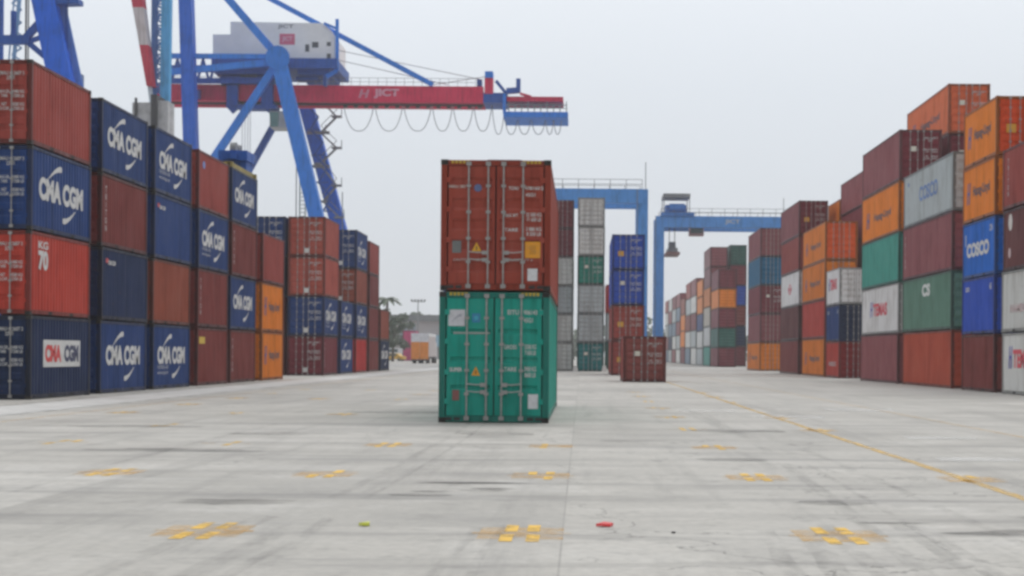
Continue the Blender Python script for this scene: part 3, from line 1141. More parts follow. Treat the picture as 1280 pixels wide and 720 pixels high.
def green_end(o, h):
    hazard(o, h)
    put('sign', flat_mesh('rect'), o, end_matrix(-.83, h * .80, .37, .36), (.62, .62, .66))
    put('sign_mark', flat_mesh('swoosh'), o, end_matrix(-.83, h * .80, .22, .18, lift=.008), (.40, .41, .46))
    put('sticker', flat_mesh('rect'), o, end_matrix(-.40, h * .80, .18, .20), (.02, .22, .42))
    put('sticker_dot', flat_mesh('disc'), o, end_matrix(-.40, h * .80, .10, .10, lift=.008), (.03, .38, .50))
    put('lettering', text_mesh('EITU', .02), o, end_matrix(.42, h * .845, .25, .10), WHITE)
    put('lettering', text_mesh('906143', .02), o, end_matrix(.80, h * .845, .30, .10), WHITE)
    put('lettering', text_mesh('1', .02), o, end_matrix(1.03, h * .845, .05, .13), WHITE)
    put('lettering', text_mesh('45G1', .02), o, end_matrix(.75, h * .785, .20, .10), WHITE)
    for (a, b, v) in (('GROSS', '32500 KG\n71650 LB', .56), ('TARE', '3900 KG\n8600 LB', .39)):
        put('lettering', text_mesh(a, .02), o, end_matrix(.36, h * (v + .02), .28, .09), WHITE)
        put('lettering', text_mesh(b, .02), o, end_matrix(.80, h * v, .26, .23), WHITE)
    put('vent_strip', flat_mesh('rect'), o, end_matrix(-.50, h * .685, .80, .035), (.38, .40, .38))
    put('lettering', text_mesh('SUPER', .04), o, end_matrix(-.84, h * .405, .28, .09), WHITE)
    put('warning_label', flat_mesh('tri'), o, end_matrix(-.40, h * .395, .19, .20), (.78, .34, .01))
    put('warning_mark', flat_mesh('rect'), o, end_matrix(-.40, h * .385, .02, .08, lift=.008), (.02, .02, .02))
    put('sticker', flat_mesh('rect'), o, end_matrix(-.84, h * .21, .15, .23), (.24, .09, .08))
    put('document', flat_mesh('rect'), o, end_matrix(.87, h * .165, .22, .32), (.68, .69, .71))


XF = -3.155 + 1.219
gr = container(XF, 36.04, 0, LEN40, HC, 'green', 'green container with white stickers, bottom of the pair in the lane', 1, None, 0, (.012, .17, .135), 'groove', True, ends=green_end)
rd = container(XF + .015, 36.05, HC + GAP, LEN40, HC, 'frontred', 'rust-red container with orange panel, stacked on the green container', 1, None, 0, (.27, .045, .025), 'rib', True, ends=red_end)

# ------------------------------------------------------------------ quay crane with the long red boom
BLUE, DBLUE, LBLUE, CRED = pc((36, 124, 236)), pc((22, 80, 162)), pc((80, 164, 226)), pc((208, 30, 78))
YN, YF = 204.0, 222.0


def ground_of(a, b):
    """run the line a-b on down to the ground"""
    t = a.z / (a.z - b.z)
    return a + (b - a) * t


def cp(name, mb, col, parent, mat=None):
    return mb.build(name, mat or CRANE_PAINT, parent, col)


q = thing('quay_crane', 'blue ship-to-shore crane with red boom lowered over the yard', 'crane', (0, 0, 0), 'quay cranes behind the left row')
node = P(347, 70, YN)
apex = P(231, -64, YN)
a, b = node, P(399, 285, YN)
cp('leg', MB().bar(a, ground_of(a, b), 1.75, 1.75), BLUE, q)
a, b = P(379, 118, YF), P(424, 285, YF)
cp('leg', MB().bar(a, ground_of(a, b), 1.7, 1.9), pc((18, 98, 208)), q)
a, b = apex, P(239, 185, YN)
cp('leg', MB().bar(a, ground_of(a, b), 1.6, 1.8), pc((18, 94, 200)), q)
a = P(250, 100, YF)
cp('leg', MB().bar(P(258, 60, YF), (P(262, 180, YF).x, YF, 14.0), .5, .5), DBLUE, q) if False else None
cp('brace', MB().bar(P(345, 82, YN), P(258, 212, YN), .9, .9), BLUE, q)
cp('brace', MB().bar(P(345, 152, YF), P(306, 222, YF), .85, .85), DBLUE, q)
cp('stay', MB().bar(node, apex, .95, .95), BLUE, q)
tie_end = P(541, 106, YN + 5)
cp('stay', MB().bar(apex + Vector((0, 5, 0)), tie_end, .55, .6), BLUE, q)
cp('node_housing', MB().tube(P(347, 72, YN - 1.2), P(347, 72, YN + 1.2), 1.5, n=16), BLUE, q)
cp('cross_beam', MB().bar(P(213, 70, YN), P(345, 71, YN), .55, .6), BLUE, q)
cp('cross_beam', MB().bar(P(213, 90, YN), P(340, 78, YN), .5, .8), BLUE, q)
cp('cross_beam', MB().bar(node, P(379, 118, YF) + Vector((0, 0, 3.2)), 1.3, 1.5), BLUE, q)
cp('cross_beam', MB().bar(P(238, 118, YN), P(262, 118, YF), 1.2, 1.2), DBLUE, q)
tr = MB()
for i in range(7):
    x0, x1 = 214 + i * 8, 222 + i * 8
    tr.bar(P(x0, 74 if i % 2 else 104, YN + 4), P(x1, 104 if i % 2 else 74, YN + 4), .28, .28)
tr.bar(P(211, 86, YN + 4), P(272, 86, YN + 4), .35, .9)
tr.bar(P(211, 101, YN + 4), P(292, 101, YN + 4), .35, .7)
cp('girder_truss', tr, DBLUE, q)
# machinery platform and house
def pbox(mb, x0, x1, y0, y1, Y0, Y1):
    p0, p1 = P(x0, y1, Y0), P(x1, y0, Y0)
    return mb.box(p0.x, p1.x, Y0, Y1, p0.z, p1.z)


pl = MB()
pbox(pl, 264, 421, 73, 84, YN + 3, YN + 14)
pbox(pl, 268, 334, 84, 92, YN + 4, YN + 13)
pbox(pl, 372, 412, 84, 93, YN + 4, YN + 13)
pbox(pl, 282, 338, 97, 104, YN + 4, YN + 13)
pbox(pl, 276, 300, 90, 108, YN + 5, YN + 12)
pbox(pl, 321, 343, 84, 108, YN + 5, YN + 12)
pbox(pl, 404, 408, 93, 107, YN + 4, YN + 6)
pbox(pl, 370, 398, 96, 100, YN + 5, YN + 7)
cp('machinery_platform', pl, DBLUE, q)
house_pts = [(266, 43), (288, 43), (288, 27), (403, 29), (414, 38), (420, 47), (420, 82), (408, 82), (400, 73.5), (266, 73.5)]
hm = MB().prism([P(x, y, YN + 4) for x, y in house_pts], (0, 8.5, 0))
HOUSE = plain('white_cladding', (0.84, 0.84, 0.83), 0.6, 0, 0.06, 0.6)
hs = hm.build('machinery_house', HOUSE, q)


def flat_at(name, mesh, parent, px, py, wpx, hpx, Y, color):
    p = P(px, py, Y)
    bas = Matrix(((1, 0, 0), (0, 0, -1), (0, 1, 0))).to_4x4()
    o = link(name, mesh, parent, color)
    o.matrix_local = Matrix.Translation(p) @ bas @ Matrix.Diagonal((wpx * Y / F, hpx * Y / F, 1, 1))
    return o


YH = YN + 3.97
flat_at('sign_panel', flat_mesh('rect'), hs, 359, 49, 19, 13.5, YH, pc((206, 92, 122)))
flat_at('lettering', text_mesh('JICT', .04), hs, 359, 49, 13, 7, YH - .02, pc((226, 170, 186)))
flat_at('lettering', text_mesh('JICT', .03), hs, 357, 33.5, 20, 6, YH, (.30, .31, .33))
for (x, y, w, h) in ((384, 60, 5, 9), (394, 56, 8, 7), (411, 70, 5, 6), (411, 55, 5, 5)):
    flat_at('window', flat_mesh('rect'), hs, x, y, w, h, YH, (.06, .07, .09))
post = MB()
post.bar(P(421.5, 24, YN + 3.8), P(421.5, 88, YN + 3.8), .4, .4)
post.bar(P(405, 29, YN + 3.8), P(421.5, 36, YN + 3.8), .3, .3)
post.bar(P(421.5, 88, YN + 3.8), P(408, 96, YN + 3.8), .5, .5)
cp('house_post', post, BLUE, q)
# boom
bm_ = MB()
p0, p1 = P(196, 127.5, YN + 5), P(604, 107, YN + 5)
zb0, zb1 = 33.1, 35.1
zb0, zb1 = P(400, 127, YN + 5).z, P(400, 106.5, YN + 5).z
bm_.box(p0.x, p1.x, YN + 5, YN + 6.1, zb0, zb1)
bm_.box(p0.x, p1.x, YN + 10, YN + 11.1, zb0, zb1)
boom = cp('boom', bm_, CRED, q)
flat_at('lettering', text_mesh('JICT', .05), boom, 483, 117, 32, 12, YN + 4.97, pc((214, 150, 168)))
lg = flat_at('logo', flat_mesh('blades'), boom, 455, 117, 16, 11, YN + 4.97, pc((196, 122, 142)))
rl = MB()
for i in range(36):
    x = p0.x + 1 + i * (p1.x - p0.x - 2) / 35
    rl.bar((x, YN + 5.1, zb1), (x, YN + 5.1, zb1 + 1.0), .05, .05)
for dz in (.5, 1.0):
    rl.bar((p0.x + 1, YN + 5.1, zb1 + dz), (p1.x - 1, YN + 5.1, zb1 + dz), .05, .05)
rl.build('railing', GREYSTEEL, boom)
un = MB()
un.box(p0.x, p1.x, YN + 6.3, YN + 6.6, zb0 - .25, zb0 + .1)
for i in range(14):
    x = P(430 + i * 13, 128, YN + 5).x
    un.box(x - .25, x + .25, YN + 6.2, YN + 6.8, zb0 - .5, zb0 - .2)
un.build('trolley_rail', DARKSTEEL, boom)
# boom tip
tip = MB()
pbox(tip, 604, 634, 116, 128, YN + 5, YN + 11)
tip.bar(P(620, 101, YN + 5), P(632, 116, YN + 5), .4, .4)
tip.bar(P(633, 114, YN + 5), P(647, 113, YN + 5), .8, .7)
pbox(tip, 645, 650.5, 98, 115, YN + 5, YN + 6)
pbox(tip, 596, 602, 99, 107, YN + 6, YN + 8)
cp('boom_tip', tip, DBLUE, q)
m1 = MB()
pbox(m1, 605.5, 616, 97, 117, YN + 4.9, YN + 7)
tm = cp('tip_mast', m1, CRED, q)
m1 = MB()
pbox(m1, 606, 616, 89, 97, YN + 4.8, YN + 7.1)
cp('mast_cap', m1, BLUE, tm)
m1 = MB()
pbox(m1, 633, 704, 121, 126.5, YN + 5, YN + 11)
m1.bar(P(650, 117, YN + 5), P(664, 121, YN + 5), .3, .3)
cp('tip_girder', m1, CRED, q)
pf = MB()
pbox(pf, 629, 710, 140, 146, YN + 4, YN + 12)
pf.bar(P(630.5, 117, YN + 5), P(630.5, 142, YN + 5), .4, .4)
wp = cp('tip_walkway', pf, BLUE, q)
rl = MB()
for i in range(10):
    x = 636 + i * 8
    rl.bar(P(x, 140, YN + 4.2), P(x, 127 if i % 3 == 0 else 131, YN + 4.2), .12, .12)
rl.bar(P(632, 131, YN + 4.2), P(709, 131.5, YN + 4.2), .1, .1)
rl.bar(P(632, 135, YN + 4.2), P(709, 135.5, YN + 4.2), .08, .08)
rl.build('railing', GREYSTEEL, wp)
CABLE = plain('grey_cable', (0.30, 0.31, 0.33), 0.7)
xs = [429, 468, 504, 540, 566, 592, 615, 631, 647, 664, 682, 692, 702]
for xa, xb in zip(xs, xs[1:]):
    dep = 36 if xb < 620 else 40
    top = 128 if xb < 632 else (146 if xb > 640 else 134)
    pts = []
    for i in range(13):
        t = i / 12
        s_ = (2 * t - 1)
        pts.append(P(xa + (xb - xa) * (.5 + .5 * math.copysign(abs(s_) ** .8, s_)), top + (128 + dep - top) * (1 - s_ ** 2) ** .8, YN + 7))
    MB().chain(pts, .055, 5).build('festoon_cable', CABLE, q)
# trolley and operator cab
tl = MB()
pbox(tl, 283, 297, 106, 132, YN + 4.4, YN + 8)
tl.bar(P(286, 130, YN + 5), P(294, 139, YN + 5), .9, .9)
pbox(tl, 326, 341, 106, 131, YN + 4.4, YN + 8)
tl.bar(P(330, 130, YN + 5), P(338, 138, YN + 5), .8, .8)
pbox(tl, 296, 345, 131, 135.5, YN + 4.4, YN + 7)
cp('trolley', tl, DBLUE, q)
cb = MB()
pbox(cb, 337, 364, 139, 159, YN + 4.2, YN + 8)
cab = cb.build('operator_cab', plain('cab_grey', (0.42, 0.43, 0.43), 0.5), q)
cw = MB()
a = [P(336.5, 140, YN + 4.1), P(348.5, 140, YN + 4.1), P(347.5, 158, YN + 4.1), P(338.5, 158, YN + 4.1)]
cw.prism(a, (0, .08, 0))
cw.build('window', plain('green_glass', (0.16, 0.30, 0.26), 0.15), cab)
for (xa, ya, xb, yb) in ((418, 62, 604, 100), (418, 74, 560, 106), (541, 106, 606, 96)):
    MB().tube(P(xa, ya, YN + 6), P(xb, yb, YN + 6), .05, n=5).build('boom_rope', CABLE, q)
for xr in (303, 306.5, 310, 313):
    a = P(xr, 134, YN + 6)
    MB().tube(a, (a.x, a.y, P(xr, 192, YN + 6).z), .04, n=5).build('hoist_rope', CABLE, q)
hbk = MB()
pbox(hbk, 300, 316, 192, 199, YN + 5, YN + 7.5)
cp('hoist_block', hbk, DBLUE, q)
# access stairs along the far leg
sr = MB()
SP = [(402, 127), (421, 146), (401, 166), (421, 185), (400, 205), (421, 232), (404, 252), (424, 272)]
for (xa, ya), (xb, yb) in zip(SP, SP[1:]):
    sr.bar(P(xa, ya, YF - 2), P(xb, yb, YF - 2), .5, .22)
    sr.bar(P(xa, ya - 9, YF - 2.4), P(xb, yb - 9, YF - 2.4), .08, .08)
for (x, y) in SP[1:]:
    sr.bar(P(x - 6, y, YF - 2), P(x + 6, y, YF - 2), 1.0, .25)
    sr.bar(P(x + 6, y - 10, YF - 2), P(x + 6, y, YF - 2), .1, .1)
for yy in (166, 208):
    sr.bar(P(384, yy, YF - 1), P(412, yy, YF - 1), .4, .4)
sr.bar(P(428, 240, YF - 2), P(428, 300, YF - 2), .12, .12)
cp('stair', sr, DBLUE, q, GREYSTEEL)
zz = MB()
ZP = [(384, 132), (398, 146), (388, 162), (404, 178), (393, 194), (409, 210), (398, 228), (414, 246), (404, 264)]
for (xa, ya), (xb, yb) in zip(ZP, ZP[1:]):
    zz.bar(P(xa, ya, YF - 3), P(xb, yb, YF - 3), .22, .22)
for (x, y) in ZP[::2]:
    zz.bar(P(x - 4, y, YF - 3), P(x + 12, y, YF - 3), .18, .18)
cp('leg_bracing', zz, DBLUE, q)
ld = MB()
for x in (375, 382):
    a = P(x, 215, YN + 6)
    ld.bar(a, (a.x, a.y, 0), .16, .16)
for i in range(44):
    z = 22 - i * .5
    a = P(375, 215, YN + 6)
    ld.bar((a.x, a.y, z), (P(382, 215, YN + 6).x, a.y, z), .12, .12)
ld.build('ladder_tower', plain('pale_green_steel', (0.40, 0.45, 0.42), 0.6), q)
nb = MB()
a = P(384, 205, YN + 9)
nb.bar((a.x - 1.4, a.y, a.z), (a.x - 1.4, a.y, 0), .12, .12)
nb.build('conduit', GREYSTEEL, q)
# rail bogies on the quay
for xg, yy in ((P(399, 285, YN), YN), (P(424, 285, YF), YF)):
    pass
gN = ground_of(node, P(399, 285, YN))
gF = ground_of(P(379, 118, YF), P(424, 285, YF))
gA = ground_of(apex, P(239, 185, YN))
for gp in (gN, gF, gA):
    bo = MB().box(gp.x - 1.0, gp.x + 1.0, gp.y - 3.2, gp.y + 3.2, .5, 1.9)
    for k2 in range(4):
        bo.tube((gp.x - .3, gp.y - 2.4 + k2 * 1.6, .42), (gp.x + .3, gp.y - 2.4 + k2 * 1.6, .42), .42, n=12)
    cp('bogie', bo, DBLUE, q)

# --- big blue crane at the left edge
q2 = thing('quay_crane', 'big blue crane leg rising behind the left edge stack', 'crane', (0, 0, 0), 'quay cranes behind the left row')
Y2 = 150.0
a, b = P(51, -30, Y2), P(80, 110, Y2)
cp('leg', MB().bar(a, ground_of(a, b), 1.9, 2.1), pc((14, 96, 214)), q2)
a2, b2 = P(63.5, -30, Y2 + .4), P(93.5, 110, Y2 + .4)
cp('leg_edge', MB().bar(a2, ground_of(a2, b2), .28, 1.6), pc((76, 120, 196)), q2)
a3, b3 = P(-28, -30, Y2 + 16), P(2, 110, Y2 + 16)
cp('leg', MB().bar(P(1, -40, Y2 + 8), Vector((P(1, 0, Y2 + 8).x, Y2 + 8, 0)), .5, .5), DBLUE, q2)
bc = MB()
bc.bar(P(-20, 50, Y2 + 1), P(38, 50, Y2 + 1), .8, .8)
bc.bar(P(30, 50, Y2 + 1), P(50, 28, Y2 + 1), .6, .6)
bc.bar(P(34, 52, Y2 + 1), P(62, 76, Y2 + 1), .5, .5)
bc.bar(P(36, 52, Y2 + 1), P(56, 45, Y2 + 1), .4, .4)
cp('brace', bc, DBLUE, q2)
cp('post', MB().bar(P(17, 14, Y2 + 2), P(17, 48, Y2 + 2), .42, .42), DBLUE, q2)
mm = MB()
mm.bar(P(33, -30, Y2 + 3), Vector((P(33, 0, Y2 + 3).x, Y2 + 3, 0)), .14, .14)
mm.bar(P(36, -30, Y2 + 3), Vector((P(36, 0, Y2 + 3).x, Y2 + 3, 0)), .1, .1)
cp('cable_pair', mm, DBLUE, q2, DARKSTEEL)
lm = MB()
for i in range(12):
    y0, y1 = -20 + i * 8, -12 + i * 8
    lm.bar(P(15 if i % 2 else 27, y0, Y2 + 5), P(27 if i % 2 else 15, y1, Y2 + 5), .14, .14)
lm.bar(P(27, -30, Y2 + 5), P(15, 100, Y2 + 5), .3, .3)
lm.bar(P(20, -30, Y2 + 5), P(9, 100, Y2 + 5), .12, .12)
cp('lattice', lm, pc((120, 160, 200)), q2)
pt = MB()
pt.bar(P(68, 4, Y2), P(101, 3, Y2), 1.6, .45)
pt.bar(P(84, 1, Y2), P(90, -14, Y2), .3, .3)
pt.bar(P(82.5, 4, Y2), P(82.5, 70, Y2), .09, .09)
pt.bar(P(84.5, 4, Y2), P(84.5, 70, Y2), .09, .09)
cp('side_platform', pt, DBLUE, q2)
lamp = MB()
pbox(lamp, 90, 101, 92, 110, Y2 + 1, Y2 + 2.0)
cp('stair_tower', lamp, pc((90, 110, 150)), q2)

# --- harbour crane with a raised striped boom and a light blue lattice mast
q3 = thing('harbour_crane', 'light blue lattice mast crane with raised red and white boom', 'crane')
Y3 = 180.0
lt = MB()
lt.bar(P(209.5, -40, Y3), Vector((P(205, 0, Y3).x, Y3, 0)), 1.0, 1.0)
cp('mast_chord', lt, LBLUE, q3)
lt = MB()
lt.bar(P(194, -40, Y3), Vector((P(193, 0, Y3).x, Y3, 0)), .6, .6)
cp('mast_chord', lt, pc((64, 108, 172)), q3)
lt = MB()
for i in range(34):
    y0, y1 = -40 + i * 9, -31 + i * 9
    xl, xr = 194, 208
    lt.bar(P(xl if i % 2 else xr, y0, Y3), P(xr if i % 2 else xl, y1, Y3), .22, .22)
    lt.bar(P(xl, y1, Y3), P(xr, y1, Y3), .16, .16)
    lt.bar(P(xl, y0, Y3 + 2), P(xr, y1, Y3 + 2), .2, .2)
for x in (194, 208):
    a = P(x, -40, Y3 + 2)
    lt.bar(a, Vector((a.x, Y3 + 2, 0)), .3, .3)
cp('mast_lattice', lt, pc((84, 134, 198)), q3)
for i, (ya, yb, c) in enumerate(((-40, 9, (190, 52, 76)), (9, 56, (196, 188, 190)), (56, 107, (190, 52, 76)))):
    f = lambda y, e: (164 + (y / 107) * 19 if e == 0 else 178 + (y / 107) * 13)
    poly = [P(f(ya, 0), ya, Y3 - 2), P(f(ya, 1), ya, Y3 - 2), P(f(yb, 1), yb, Y3 - 2), P(f(yb, 0), yb, Y3 - 2)]
    cp('boom', MB().prism(poly, (0, 1.5, 0)), pc(c), q3)
cp('boom_foot', MB().bar(P(187, 106, Y3 - 1.2), P(192, 150, Y3 - 1.2), .4, .4), pc((190, 200, 210)), q3)
gb = MB()
pbox(gb, 165, 190, 128, 175, Y3 - 4, Y3 - 1.2)
pbox(gb, 196, 210, 126, 185, Y3 - 4, Y3 - 1.2)
cp('machinery_cab', gb, (0, 0, 0), q3, plain('cab_pale', (0.46, 0.46, 0.46), 0.6, 0, .3, 1.0))
gb = MB()
pbox(gb, 188, 196, 118, 190, Y3 - 4.5, Y3 - 1)
pbox(gb, 168, 171, 122, 150, Y3 - 4.3, Y3 - 4.05)
cp('hoist_column', gb, (0, 0, 0), q3, DARKSTEEL)
bs = MB()
xa = P(190, 150, Y3).x
bs.box(xa - 3, xa + 3, Y3 - 4.5, Y3 + 3, .4, 2.0)
bs.box(xa - 1.6, xa + 1.6, Y3 - 4.2, Y3 + 2.6, 2.0, P(190, 170, Y3).z)
cp('pedestal', bs, DBLUE, q3)

# --- spreader resting on the fifth stack
ZT = 4 * (STD + GAP)
sp = thing('spreader', 'blue headblock with yellow spreader frame lying on the navy top container', 'spreader', (-18.1, 78.6, ZT))
fr = MB()
for x in (-.95, .95):
    fr.box(x - .12, x + .12, .1, 5.95, .0, .26)
for y in (.12, 2.4, 3.5, 5.7):
    fr.box(-.83, .83, y, y + .25, .02, .24)
for x in (-1.08, 1.08):
    for y in (.1, 5.75):
        fr.box(x - .12, x + .12, y, y + .2, -.015, .24)
fr.build('spreader_frame', plain('dull_yellow_paint', (0.30, 0.24, 0.06), 0.6, 0, .3), sp)
hb = MB()
hb.box(-.2, 1.0, 4.2, 5.7, .26, .75)
hb.box(-.35, 1.1, 3.9, 5.8, .75, 1.25)
hb.box(.1, .6, 3.6, 3.9, .8, 1.1)
hb.build('headblock', CRANE_PAINT, sp, DBLUE)
for y in (4.3, 5.3):
    MB().tube((.2, y, 1.4), (.5, y, 1.4), .3, n=14).build('sheave', GREYSTEEL, sp)


# ------------------------------------------------------------------ rubber-tyred gantry cranes
RB, RB2 = pc((74, 142, 212)), pc((52, 116, 190))


def rtg(x0, x1, Y, zb, zt, label, trolley_x, top_canopy):
    o = thing('gantry_crane', label, 'crane', (0, 0, 0), 'yard gantry cranes')
    d = 7.0
    girders = []
    for yy in (Y, Y + d):
        gd = cp('girder', MB().box(x0 + .6, x1 - .6, yy, yy + 1.2, zb, zt), RB, o)
        rl = MB()
        n = 12
        for i in range(n + 1):
            x = x0 + .7 + i * (x1 - x0 - 1.4) / n
            rl.bar((x, yy + .1, zt), (x, yy + .1, zt + 1.1), .07, .07)
        for dz in (.55, 1.1):
            rl.bar((x0 + .7, yy + .1, zt + dz), (x1 - .7, yy + .1, zt + dz), .06, .06)
        rl.build('railing', plain('pale_blue_rail', (0.30, 0.36, 0.48), .6) if False else GREYSTEEL, gd)
        girders.append(gd)
        for x in (x0 + .6, x1 - .6):
            lg = MB()
            lg.box(x - .6, x + .6, yy + .05, yy + 1.15, 1.9, zt - .02)
            cp('leg', lg, RB, o)
    bas = Matrix(((1, 0, 0), (0, 0, -1), (0, 1, 0))).to_4x4()
    t = link('lettering', text_mesh('JICT', .03), girders[0], (.5, .55, .6))
    t.matrix_local = Matrix.Translation((x0 + (x1 - x0) * .47, Y - .02, (zb + zt) / 2)) @ bas @ Matrix.Diagonal((2.2, .75, 1, 1))
    for x in (x0 + .6, x1 - .6):
        cp('sill_beam', MB().box(x - .5, x + .5, Y - 1.0, Y + d + 2.2, 1.1, 1.9), RB2, o)
        for yy in (Y - .4, Y + 1.2, Y + d, Y + d + 1.6):
            w = MB().tube((x - .28, yy, .72), (x + .28, yy, .72), .72, n=18)
            wh = w.build('wheel', RUBBER, o)
            MB().tube((x - .30, yy, .72), (x + .30, yy, .72), .34, n=12).build('rim', GREYSTEEL, wh)
        ld = MB()
        for i in range(20):
            z = 2 + i * .85
            ld.bar((x - .66, Y - .05, z), (x - .66, Y + .5, z), .05, .05)
        ld.bar((x - .66, Y - .05, 2), (x - .66, Y - .05, zt), .06, .06)
        ld.bar((x - .66, Y + .5, 2), (x - .66, Y + .5, zt), .06, .06)
        ld.build('ladder', GREYSTEEL, o)
    # trolley on the girders
    tx = trolley_x
    tb = MB()
    tb.box(tx - 2.4, tx + 2.4, Y - .3, Y + d + 1.5, zt + .01, zt + .5)
    tb.box(tx - 1.7, tx + 1.3, Y + 1, Y + 6, zt + .5, zt + 1.7)
    tb.tube((tx - 1.2, Y + .6, zt + 1.2), (tx + 1.0, Y + .6, zt + 1.2), .65, n=14)
    cp('trolley', tb, RB2, o)
    if top_canopy:
        cn_ = MB()
        cn_.box(tx - 2.1, tx + 1.8, Y - .2, Y + 6, zt + 2.75, zt + 3.25)
        for x in (tx - 2.0, tx + 1.7):
            cn_.box(x - .06, x + .06, Y, Y + .12, zt + .5, zt + 2.75)
            cn_.box(x - .06, x + .06, Y + 5.6, Y + 5.72, zt + .5, zt + 2.75)
        cn_.build('trolley_canopy', GREYSTEEL, o)
        cbn = MB()
        cx = tx + 2.9
        cbn.box(cx - 1.05, cx + 1.05, Y + 2.0, Y + 4.2, zb - 1.0, zb + .9)
        cab = cbn.build('operator_cab', plain('pale_red_cab', (0.42, 0.22, 0.22), .6), o)
        MB().box(cx - .9, cx + .9, Y + 1.96, Y + 2.0, zb - .7, zb + .1).build('window', GLASS, cab)
        s2 = MB()
        sx = tx - .6
        s2.box(sx - .7, sx + .7, Y + 1, Y + 7, 16.6, 17.2)
        s2.box(sx - .5, sx + .5, Y + 3, Y + 5, 17.2, 18.2)
        sb = s2.build('hoist_block', GREYSTEEL, o)
        MB().box(sx - 1.0, sx + 1.0, Y + .5, Y + 7.5, 16.2, 16.6).build('spreader', plain('pale_red_steel', (0.24, 0.13, 0.12), .6), o)
        rp = MB()
        for ax in (-.4, .4):
            for ay in (3.3, 4.7):
                rp.tube((sx + ax, Y + ay, 18.2), (sx + ax, Y + ay, zt), .03, n=5)
        rp.build('hoist_rope', DARKSTEEL, o)
    return o


r1 = rtg(-16.1, 7.6, 190.0, 19.2, 20.85, 'blue yard gantry crane standing over the middle grey stacks', -9.0, True)
mm = MB().tube((7.3, 190.3, 20.85), (7.3, 190.3, 24), .05, n=6)
mm.build('antenna', GREYSTEEL, r1)
r2 = rtg(10.65, 34.3, 237.0, 20.1, 21.75, 'blue yard gantry crane spanning the far right stacks', 13.8, True)
MB().tube((29.2, 237.3, 21.75), (29.2, 237.3, 24.5), .05, n=6).build('antenna', GREYSTEEL, r2)

# ------------------------------------------------------------------ far background
WALLM = plain('pale_render_wall', (0.42, 0.38, 0.38), 0.8, 0, 0.08, 0.2)
wh = thing('warehouse', 'long pale warehouse with dark flat roof at the far end', 'warehouse', (0, 0, 0))
MB().box(-75, -22, 422, 446, 0, 9.8).build('wall', WALLM, wh)
MB().box(-76, -21, 421, 447, 9.8, 11.4).build('roof', plain('grey_roof', (0.15, 0.16, 0.17), .7), wh)
MB().box(-40.5, -36, 420.5, 421.9, 3.2, 6.2).build('awning', plain('light_blue_sheet', (0.25, 0.45, 0.58), .5), wh)
for x in (-47.0, -44.8):
    MB().box(x, x + 1.9, 421.85, 422.01, 0, 9.0).build('door', plain('blue_grey_sheet', (0.24, 0.29, 0.34), .5), wh)
for i in range(6):
    MB().box(-34 + i * 2, -33 + i * 2, 421.9, 422.01, 6.2, 7.6).build('window', GLASS, wh)

# light mast
lm = thing('light_mast', 'thin grey floodlight mast standing above the warehouse roof', 'light mast', (P(522, 440, 405).x, 405, 0))
MB().tube((0, 0, 0), (0, 0, 14.4), .22, .12, n=8).build('pole', GREYSTEEL, lm)
MB().box(-1.7, 1.7, -.1, .1, 14.2, 14.4).build('crossarm', GREYSTEEL, lm)
for i in range(5):
    MB().box(-1.75 + i * .8, -1.35 + i * .8, -.3, .2, 14.4, 14.85).build('floodlight', DARKSTEEL, lm)

# pink stack
for i, lab in enumerate(('lower magenta container in the distant pair by the trees', 'upper magenta container in the distant pair by the trees')):
    container(-33.0, 312, i * (HC + GAP), LEN20, HC, 'magenta', lab, 1, None, 2)


def wheels(parent, pts, r, w):
    for (x, y) in pts:
        wh_ = MB().tube((x - w / 2, y, r), (x + w / 2, y, r), r, n=16).build('wheel', RUBBER, parent)
        MB().tube((x - w / 2 - .01, y, r), (x + w / 2 + .01, y, r), r * .55, n=12).build('rim', GREYSTEEL, wh_)


# articulated trailer with an orange rear, driving away
trl = thing('box_truck', 'orange-backed box truck with pale sides driving away down the lane', 'truck', (-23.8, 240, 0))
MB().box(-1.3, 1.3, .03, 11.9, 1.0, 4.0).build('cargo_box', plain('pale_pink_side', (0.52, 0.46, 0.45), .5), trl)
dr = MB()
for sx in (-1, 1):
    dr.box(min(sx * .02, sx * 1.28), max(sx * .02, sx * 1.28), -.03, .03, .62, 3.15)
dr.build('rear_door', plain('orange_doors', (0.80, 0.27, 0.03), .45), trl)
MB().box(-1.3, 1.3, -.06, 11.9, 4.0, 4.45).build('roof_cover', plain('white_cover', (0.75, 0.75, 0.75), .6), trl)
MB().box(-1.28, 1.28, -.03, .03, 3.16, 3.99).build('rear_header', plain('white_header', (0.75, 0.75, 0.75), .6), trl)
MB().box(-1.25, 1.25, 0, 12.6, .75, 1.0).build('chassis', DARKSTEEL, trl)
MB().box(-1.2, 1.2, 12.6, 14.8, .7, 3.2).build('cab', plain('cab_white', (0.6, 0.6, 0.6), .4), trl)
wheels(trl, [(x, y) for x in (-1.0, 1.0) for y in (1.6, 2.8, 10.6, 13.8)], .5, .42)
MB().box(-1.25, 1.25, -.12, -.06, .32, .58).build('bumper', DARKSTEEL, trl)


